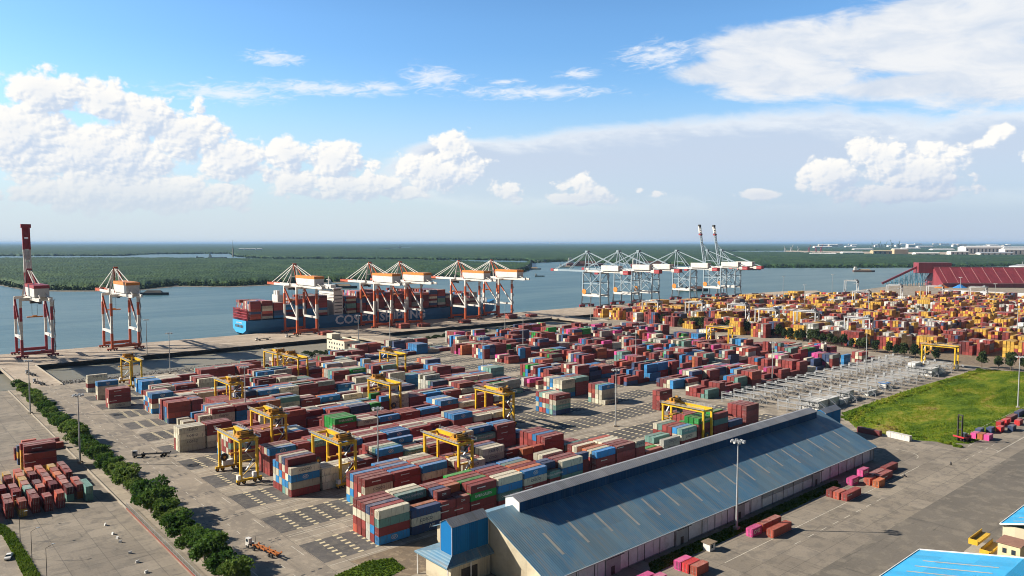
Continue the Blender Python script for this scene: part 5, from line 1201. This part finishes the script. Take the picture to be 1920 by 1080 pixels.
# ================================================================== fence, walls, small things
t = thing('fence', 'wire fence on a low red wall below the roadside trees', 'fence', (71.6, 205, 0)); m = MB(); m.b(-.15,.15,0,98,0,.5); m.build('base_wall', [mat('red painted kerb', (.24,.075,.05), .8, 0, .2)], t)
for i in range(34): m = MB(); m.b(-.06,.06,i*2.95,i*2.95+.12,.55,2.6); m.build('post', [STEEL], t)
m = MB()
for i in range(33):
    for k in range(5): m.b(-.02,.02,i*2.95+.3+k*.55,i*2.95+.34+k*.55,.7,2.4)
    m.b(-.03,.03,i*2.95+.1,i*2.95+2.95,2.35,2.42); m.b(-.03,.03,i*2.95+.1,i*2.95+2.95,.75,.82)
m.build('mesh_panel', [STEEL], t)
m = MB(); m.b(71.4,71.8,303,600,0,.5); m.build('kerb_wall', CONC, label='low pale kerb wall behind the left container lot', cat='wall')
for i, (u, v) in enumerate(((61.6,289.9),(61.5,279.1),(61.7,273.9),(61.6,269.9),(61.6,258),(61.5,249),(61.5,239.4))):
    m = MB(); m.add([(-.35,-.5,0),(.35,-.5,0),(.35,.5,0),(-.35,.5,0),(-.18,-.45,.8),(.18,-.45,.8),(.18,.45,.8),(-.18,.45,.8)], [(4,5,6,7),(0,1,5,4),(1,2,6,5),(2,3,7,6),(3,0,4,7)]); m.build('concrete_barrier', WHITE, None, (u,v,0), .3*i, label=f"small pale concrete barrier on the empty left lot, {ORD[i]} from the top", cat='barrier', group='concrete barriers in a line')
# ---- vehicles
def wheel(m, x, y, r, w): m.tube((x,y-w/2,r),(x,y+w/2,r),r,n=12)
def truck(label, loc, rz, cab, ch):
    t = thing('terminal_tractor', label, 'truck', loc, rz); m = MB(); m.b(0,1.5,-1.2,1.2,.9,1.6); m.b(0,1.9,-1.2,.1,1.6,3.3); b = m.build('cab', [cab], t); m = MB(); m.b(-.03,0,-1.1,.0,2.3,3.1); m.b(.3,1.5,-1.23,-1.2,2.2,3.1); m.build('windscreen', [GLASS], b)
    m = MB(); m.bar((1.5,-.5,1.1),(5.4,-.5,1.1),.25,.35); m.bar((1.5,.5,1.1),(5.4,.5,1.1),.25,.35); m.b(3.4,5,-.9,.9,1.3,1.5); m.tube((2.3,1,1.6),(2.3,1,3.6),.09,n=6); m.build('frame', [DARKM], t)
    m = MB()
    for y in (-.55,.55): m.bar((4,y,1.55),(16.4,y,1.55),.28,.45)
    for x in (4.2,7,10,13,16.2): m.b(x-.2,x+.2,-1.2,1.2,1.45,1.75)
    for x in (4.2,10,16.2): m.b(x-.28,x+.28,-1.25,-1.0,1.75,2.1); m.b(x-.28,x+.28,1.0,1.25,1.75,2.1)
    m.build('chassis', [ch], t)
    for x in (.9,4.4,12.6,14.0):
        for y in (-1,1): m = MB(); wheel(m, x, y, .52, .42); m.build('wheel', [BLACK], t)
TRO = mat('rusty orange chassis paint', (.40,.13,.03), .6, 0, .3, 1); 
truck('terminal tractor with a dark empty chassis on the perimeter road', (92,374.3,.01), math.atan2(-8.7,13.9), GREYM, DARKM)
truck('white terminal tractor towing an orange skeletal trailer near the bottom', (92.6,238.5,.01), math.atan2(-16,3.4), CRWH, TRO)
truck('terminal tractor on the left causeway to the quay', (92,668,.02), R(-80), GREYM, DARKM); truck('dark tractor and chassis at the foot of the left causeway', (90,622,.01), R(-78), GREYM, DARKM)
truck('tractor and empty trailer on the quay left of the ship', (300,742,.01), R(8), CRWH, DARKM); truck('tractor and empty trailer on the quay by the ship stern', (335,748,.01), R(4), CRWH, DARKM)
for u, v, n, lab in ((372,738,2,'pair'),(470,736,3,'second'),(498,735,2,'third'),(560,735,2,'fourth'),(640,738,3,'fifth'),(676,738,2,'sixth')):
    tt = thing('hatch_cover_stack', f"stack of red ship hatch covers on the quay, {['first','second','third','fourth','fifth','sixth'][['pair','second','third','fourth','fifth','sixth'].index(lab)]} from the left", 'hatch covers', (u, v, 0), 0, 'hatch cover stacks landed on the quay')
    for q in range(n): m = MB(); m.b(0,13,0,11,.2+q*1.9,1.7+q*1.9); m.b(1,12,1,10,.0+q*1.9,.2+q*1.9); m.build('hatch_cover', [mat('red hatch paint', (.36,.085,.06), .6) if 'red hatch paint' not in bpy.data.materials else bpy.data.materials['red hatch paint']], tt)
def car(label, loc, rz, paint):
    t = thing('car', label, 'car', loc, rz); m = MB(); pr = [(-2.15,.35),(-2.2,.75),(-1.9,.95),(-1.2,1.0),(-.55,1.45),(.9,1.45),(1.6,1.02),(2.1,.92),(2.2,.6),(2.15,.35)]; n = len(pr)
    ins = [.84 if z < 1.1 else .64 for x, z in pr]
    m.add([(x,-w,z) for (x,z),w in zip(pr,ins)]+[(x,w,z) for (x,z),w in zip(pr,ins)], [(i,(i+1)%n,n+(i+1)%n,n+i)[::-1] for i in range(n)]+[tuple(range(n)),tuple(range(n,2*n))[::-1]]); b = m.build('body', [paint], t)
    m = MB(); m.quad((-1.17,-.74,1.03),(-1.17,.74,1.03),(-.6,.62,1.44),(-.6,-.62,1.44)); m.quad((1.57,.74,1.06),(1.57,-.74,1.06),(.94,-.62,1.46),(.94,.62,1.46)); m.build('windscreen', [GLASS], b)
    for s in (-1,1): m = MB(); m.quad((-1.0,s*.8,1.08),(1.4,s*.8,1.08),(.85,s*.665,1.4),(-.5,s*.665,1.4)); m.build('side_window', [GLASS], b)
    for x in (-1.35,1.35):
        for y in (-.78,.78): m = MB(); wheel(m, x, y, .33, .22); m.build('wheel', [BLACK], t)
car('white car driving along the left road beside the verge', (31.6,279.4,.012), R(72), WHITE); car('white car parked by the hedge behind the yellow gantry', (668,212,.01), R(20), WHITE)
def motorbike(label, lp, loc, rz):
    t = thing('motorbike', label, 'motorbike', loc, rz); m = MB()
    for x in (-.62,.62): m.tube((x,-.05,.3),(x,.05,.3),.3,n=14)
    m.build('wheel', [BLACK], t); m = MB(); m.bar((-.6,0,.45),(.35,0,.62),.22,.3); m.bar((-.5,0,.74),(.1,0,.72),.26,.1); m.bar((.62,0,.3),(.42,0,1.0),.07); m.bar((.42,-.34,1.0),(.42,.34,1.0),.05); m.build('frame', [DARKM], t)
    me = bpy.data.meshes.new('person'); vs = [(-.2,0,.78),(-.15,0,1.05),(-.1,0,1.32),(-.08,0,1.46),(-.05,0,1.62),(-.02,0,1.74),(.15,.13,.74),(.12,.16,.36),(.24,.16,.3),(.15,-.13,.74),(.12,-.16,.36),(.24,-.16,.3),(-.09,.2,1.38),(.12,.26,1.15),(.4,.3,1.03),(-.09,-.2,1.38),(.12,-.26,1.15),(.4,-.3,1.03)]
    es = [(0,1),(1,2),(2,3),(3,4),(4,5),(0,6),(6,7),(7,8),(0,9),(9,10),(10,11),(2,12),(12,13),(13,14),(2,15),(15,16),(16,17)]; me.from_pydata(vs, es, [])
    rad = [.17,.16,.17,.06,.1,.09,.09,.06,.05,.09,.06,.05,.07,.05,.04,.07,.05,.04]
    o = link('person', me, None, (loc[0],loc[1],loc[2]), rz, label=lp, cat='person'); me.materials.append(mat('dark work clothes', (.03,.035,.05), .8)); o.modifiers.new('skin','SKIN')
    for i, q in enumerate(me.skin_vertices[0].data): q.radius = (rad[i], rad[i]); q.use_root = i == 0
    sb = o.modifiers.new('sub','SUBSURF'); sb.levels = 1
    h = MB(); h.tube((-.02,0,1.68),(-.02,0,1.86),.14,.09,10); hh = h.build('helmet', [mat('dark helmet', (.05,.05,.06), .3)], o)
motorbike('small motorbike crossing the open apron', 'person in dark clothes riding a motorbike across the apron', (366.4,119.6,.012), R(-10))
motorbike('motorbike stopped beside the red and pink containers', 'person in dark clothes on a motorbike by the red containers', (332.5,126.2,.012), R(120))
def stacker():
    t = thing('container_handler', 'red empty-container handler with tall black mast beside pink boxes', 'forklift', (413,131.5,0), R(-20)); rd = mat('red handler paint', (.45,.03,.04), .5); m = MB(); m.b(1.2,6.6,-1.6,1.6,.9,2.2); m.b(5,6.8,-1.5,1.5,2.2,3); b = m.build('body', [rd], t)
    m = MB(); m.b(2.6,4.6,-1.,1.,2.2,4.2); m.build('cab', [GLASS], b)
    m = MB()
    for y in (-1.1,1.1): m.bar((.6,y,.4),(.6,y,13.5),.45,.5); m.bar((.2,y,.4),(.2,y,12.8),.3,.3)
    for z in (2,6,10,13.3): m.b(.3,.9,-1.3,1.3,z,z+.4)
    m.bar((.7,-1,3),(3,-1,1.8),.25); m.build('mast', [DARKM], t); m = MB(); m.b(-.6,0,-3,3,2.2,2.9); m.build('spreader', [rd], t)
    for x in (1.6,5.6):
        for y in (-1.7,1.7): m = MB(); wheel(m, x, y, .85, .7); m.build('wheel', [BLACK], t)
stacker()
t = thing('guard_hut', 'little tan roofed hut by the pink containers on the apron', 'hut', (203.5,136,0)); m = MB(); m.b(0,3,0,2.6,0,2.5); m.build('wall', [WHITE], t); m = MB(); m.b(-.5,3.5,-.5,3.1,2.5,2.75); m.build('roof', [DIRT], t); m = MB(); m.b(.8,1.9,-.04,-.002,.9,2); m.build('window', [GLASS], t)
t = thing('guard_hut', 'tiny white hut with blue roof among the refrigerated racks', 'hut', (525,213,0)); m = MB(); m.b(0,5,0,4.5,0,3.6); m.build('wall', [WHITE], t); m = MB(); m.b(-.6,5.6,-.6,5.1,3.6,4.0); m.build('roof', [mat('blue hut roof', (.04,.16,.42), .6)], t); m = MB(); m.b(1,3,-.04,-.002,1,2.6); m.build('window', [GLASS], t)
# ---- refrigerated racks
RK = mat('galvanised rack steel', (.32,.325,.33), .5, .1, .15)
def rack():
    t = thing('refrigerator_rack', '', 'rack', group='steel racks for refrigerated containers'); w = 18.5
    for z in (2.7, 5.5):
        m = MB(); m.b(-.7,.7,0,w,z,z+.12); m.bar((-.7,0,z+.1),(-.7,w,z+.1),.14,.3); m.bar((.7,0,z+.1),(.7,w,z+.1),.14,.3)
        for x in (-.7,.7):
            m.bar((x,0,z+1.1),(x,w,z+1.1),.1)
            for k in range(10): m.bar((x,k*w/9,z),(x,k*w/9,z+1.1),.07)
        m.build('walkway', [RK], t)
    for k in range(4):
        for x in (-.7,.7): m = MB(); m.bar((x,.2+k*6.05,0),(x,.2+k*6.05,6.6),.2); m.build('post', [RK], t)
    m = MB(); m.bar((0,-.4,5.5),(0,-4.2,2.9),.9,.16); m.bar((.5,-.4,6.5),(.5,-4.2,3.9),.09); m.bar((0,-4.2,2.8),(0,-.9,.1),.9,.16); m.bar((.5,-4.2,3.8),(.5,-.9,1.1),.09); m.bar((0,-4.6,0),(0,-4.6,2.8),.2); m.build('stair', [RK], t)
    MB().b(-.5,.5,w*.62,w*.62+1.4,5.62,7.6).build('power_cabinet', [STEEL], t); MB().b(-.4,.4,w*.2,w*.2+1,2.82,4.4).build('power_cabinet', [STEEL], t); return t
RK0 = rack(); n = 0
for k, us in ((0,[411+13.4*i for i in range(18)]),(1,[405+13.4*i for i in range(19)])):
    for i, u in enumerate(us):
        q = (u, K0+KP*k+(0 if k == 0 else 3), 0); lab = f"grey steel refrigerated-container rack, {'near row beside the grass' if k == 0 else 'far row by the stacks'}, {ORD[i]} from the left"
        if n == 0: RK0.location = q; RK0['label'] = lab
        else: place(RK0, q, 0, lab)
        n += 1
# ================================================================== boats and the far shore
def boat(name, label, px, py, L, W_, col, head, cargo=None, house=True, z=-4, cat='boat'):
    x, y = ray_ground(px, py); t = thing(name, label, cat, (x, y, z), R(head)); h = L*.06+1
    m = MB(); pl = [(-L/2,-W_*.4),(L*.32,-W_/2),(L/2,0),(L*.32,W_/2),(-L/2,W_*.4)]; m.prism(pl, 0, h); m.build('hull', [col], t)
    if cargo: m = MB(); m.add([(-L*.28,-W_*.35,h),(L*.3,-W_*.35,h),(L*.3,W_*.35,h),(-L*.28,W_*.35,h),(-L*.2,0,h+L*.07),(L*.24,0,h+L*.07)], [(0,1,5,4),(1,2,5),(2,3,4,5),(3,0,4)]); m.build('cargo_heap', [cargo], t)
    if house: m = MB(); m.b(-L*.46,-L*.32,-W_*.3,W_*.3,h,h+L*.1+1.5); m.b(-L*.45,-L*.36,-W_*.22,W_*.22,h+L*.1+1.5,h+L*.13+3); m.build('wheelhouse', [CRWH], t)
    m = MB(); m.bar((-L*.4,0,h),(-L*.4,0,h+L*.3),.5); m.build('mast_pole', [DARKM], t); return t
TAN = mat('tan cargo', (.30,.24,.17), .9); DB = mat('dark boat hull', (.03,.04,.045), .6); BRN = mat('brown boat hull', (.14,.07,.05), .6)
boat('barge','dark sand barge near the far bank left of the ship',287,549,62,14,DB,-38,DARKM,False); boat('barge','dark work barge behind the ship by the far bank',641,537,70,16,DB,-38,TAN)
boat('barge','brown loaded river barge on the right of the river',1620,507.5,74,18,BRN,-50,TAN,True); boat('barge','dark barge with red deck between the grey cranes',1300,542,70,16,DB,-44,BRN); boat('barge','dark barge partly behind the ship bow',782,544,60,14,DB,-40,TAN)
boat('tug','little dark tug in the river mouth',1012,516,30,9,DB,-40,None); boat('tug','small white boat at the river mouth',1016,491.5,50,12,WHITE,-40,None); boat('cargo_ship','red decked cargo ship anchored behind the grey cranes',1098,497,170,26,mat('red ship deck', (.4,.10,.08), .6),-42,BRN,True,-4,'ship'); boat('cargo_ship','red and white cargo ship behind the middle grey cranes',1225,499,190,26,bpy.data.materials['red ship deck'],-42,BRN,True,-4,'ship'); boat('cargo_ship','red ship at the bank behind raised booms',1405,504,90,18,bpy.data.materials['red ship deck'],-42,None)
boat('cargo_ship','white ship moored in the left creek beyond the forest',408,483,120,24,CRWH,-35,None); boat('tug','tiny dark boat on the left creek',375,482,50,14,DB,-35,None); boat('cargo_ship','white yacht-like ship in distant channel at centre',760,466.5,220,36,WHITE,-35,None)
for i, (px, py) in enumerate(((985,502),(1000,503.2),(1062,500))): boat('barge', f"moored flat barge at the forest tip, {ORD[i]} from the left", px, py, 60, 18, [DB,GREYM,WHITE][i], -42, TAN)
def far(name, label, px, py, w, h, dp, col, roof, cat='building', wins=0):
    x, y = ray_ground(px, py); t = thing(name, label, cat, (x, y, -.5), R(-HEAD)); m = MB(); m.b(-w/2,w/2,0,dp,0,h); m.build('wall', [col], t); m = MB(); m.add([(-w/2-1,-1,h),(w/2+1,-1,h),(w/2+1,dp+1,h),(-w/2-1,dp+1,h),(-w/2-1,dp/2,h+dp*.12),(w/2+1,dp/2,h+dp*.12)], [(0,1,5,4),(2,3,4,5),(0,4,3),(1,2,5)]); m.build('roof', [roof], t)
    for i in range(wins): m = MB(); xx = -w/2+w*(i+.5)/wins; m.b(xx-w*.18/wins,xx+w*.18/wins,-.6,-.02,h*.15,h*.8); m.build('bay_door', [DARKM], t)
TANW = mat('tan far wall', (.45,.36,.22), .8); i = 0
for px, py, w, h, dp, col, roof, wn in ((1600,478,170,20,60,CRWH,WHITE,3),(1655,478.5,150,34,60,TANW,TANW,4),(1690,477,120,44,60,TANW,CRWH,0),(1545,478.5,200,12,60,CRWH,WHITE,0),(1740,479,190,18,60,WHITE,WHITE,3),
  (1845,476,330,58,120,WHITE,CRWH,10),(1905,478,180,44,80,CRWH,WHITE,5),(1800,478,150,26,60,CRWH,WHITE,4),(1870,479.5,260,22,60,WHITE,GREYM,6),(1960,478,300,40,90,WHITE,WHITE,6),(1770,471,260,20,90,CRWH,WHITE,0),(1710,469,240,24,90,GREYM,WHITE,0),(1860,467,420,40,120,CRWH,WHITE,0),(1620,470,240,18,80,WHITE,WHITE,0),(1905,470,300,40,100,CRWH,WHITE,0)):
    i += 1; far('factory', f"pale factory hall on the far right shore, {ORD[i-1]} of the group", px, py, w, h, dp, col, roof, 'factory', wn)
tw = random.Random(12); xs = sorted(tw.uniform(1540, 1925) for _ in range(28))
for i, px in enumerate(xs): far('town_building', f"tiny pale building in the distant town, {ORD[i] if i < 20 else ORD[i-20]+' after the twentieth'} from left", px, tw.uniform(459, 466), tw.uniform(80, 320), tw.uniform(25, 70), 90, tw.choice((CRWH,WHITE,TANW)), tw.choice((WHITE,GREYM,CRWH)))
GRN = mat('pale green far crane', (.20,.28,.25), .6)
def farcrane(label, px, py, h, col, k):
    x, y = ray_ground(px, py); t = thing('harbour_crane', label, 'crane', (x, y, 0), R(-HEAD), 'tiny harbour cranes on the far right horizon'); m = MB(); s = h*.12
    for a in (-s, s): m.bar((a,0,0),(a*.4,0,h*.55),h*.035); m.bar((a,s,0),(a*.4,s,h*.55),h*.035)
    m.bar((-s,0,h*.3),(s,0,h*.3),h*.03); m.build('portal', [col], t); m = MB(); m.bar((0,0,h*.5),(h*.22*(1 if k % 2 else -1),0,h),h*.045); m.bar((0,0,h*.55),(-h*.2*(1 if k % 2 else -1),0,h*.62),h*.06); m.build('jib', [col], t)
for i, (px, h) in enumerate(((1637,110),(1648,130),(1653,105),(1660,125),(1672,150),(1684,135),(1688,120),(1632,90))): farcrane(f"tiny pale green harbour crane on the right horizon, {ORD[i]} of the cluster", px, 466.5, h, GRN, i)
for i, (px, h) in enumerate(((1472,70),(1484,80),(1497,60),(1517,75),(1530,70),(1540,85))): farcrane(f"tiny {'red' if i > 2 else 'white'} harbour crane by the far channel, {ORD[i]} from the left", px, 472.5, h, CRRD if i > 2 else CRWH, i)
x, y = ray_ground(437, 480); t = thing('pylon', 'thin dark tower with pale base in the left creek', 'tower', (x, y, -4)); m = MB(); m.tube((0,0,0),(0,0,60),8,6,12); m.build('base', [CONC], t); m = MB(); m.bar((0,0,60),(0,0,125),3,3,0,1); m.build('shaft', [DARKM], t)
x, y = ray_ground(1031, 457.2); t = thing('chimney', 'single white chimney on the horizon right of centre', 'chimney', (x, y, 0)); m = MB(); m.tube((0,0,0),(0,0,260),45,30,10); m.build('stack', [WHITE], t)
for i, (px, w) in enumerate(((985,900),(1008,1400),(1055,1100))): far('factory', f"faint pale factory on the centre horizon, {ORD[i]} from the left", px, 457.4, w, 60, 300, WHITE, WHITE, 'factory')
for i, px in enumerate((452,463,474,486)): far('storehouse', f"small white works building above the left creek, {ORD[i]} from the left", px, 470.5, 60, 26, 30, WHITE, WHITE, 'building')
# ================================================================== the air
hz = MB(); hz.b(-95000,95000,-95000,95000,-5.2,150); o = hz.build('haze', [], kind='stuff')
hm = bpy.data.materials.new('haze'); hm.use_nodes = True; nt = hm.node_tree; nt.nodes.clear(); ou = nt.nodes.new('ShaderNodeOutputMaterial'); pv = nt.nodes.new('ShaderNodeVolumePrincipled')
pv.inputs['Color'].default_value = (.42,.67,1.,1.); pv.inputs['Density'].default_value = 2.3e-5; pv.inputs['Anisotropy'].default_value = 0.; nt.links.new(pv.outputs[0], ou.inputs['Volume']); o.data.materials.append(hm)
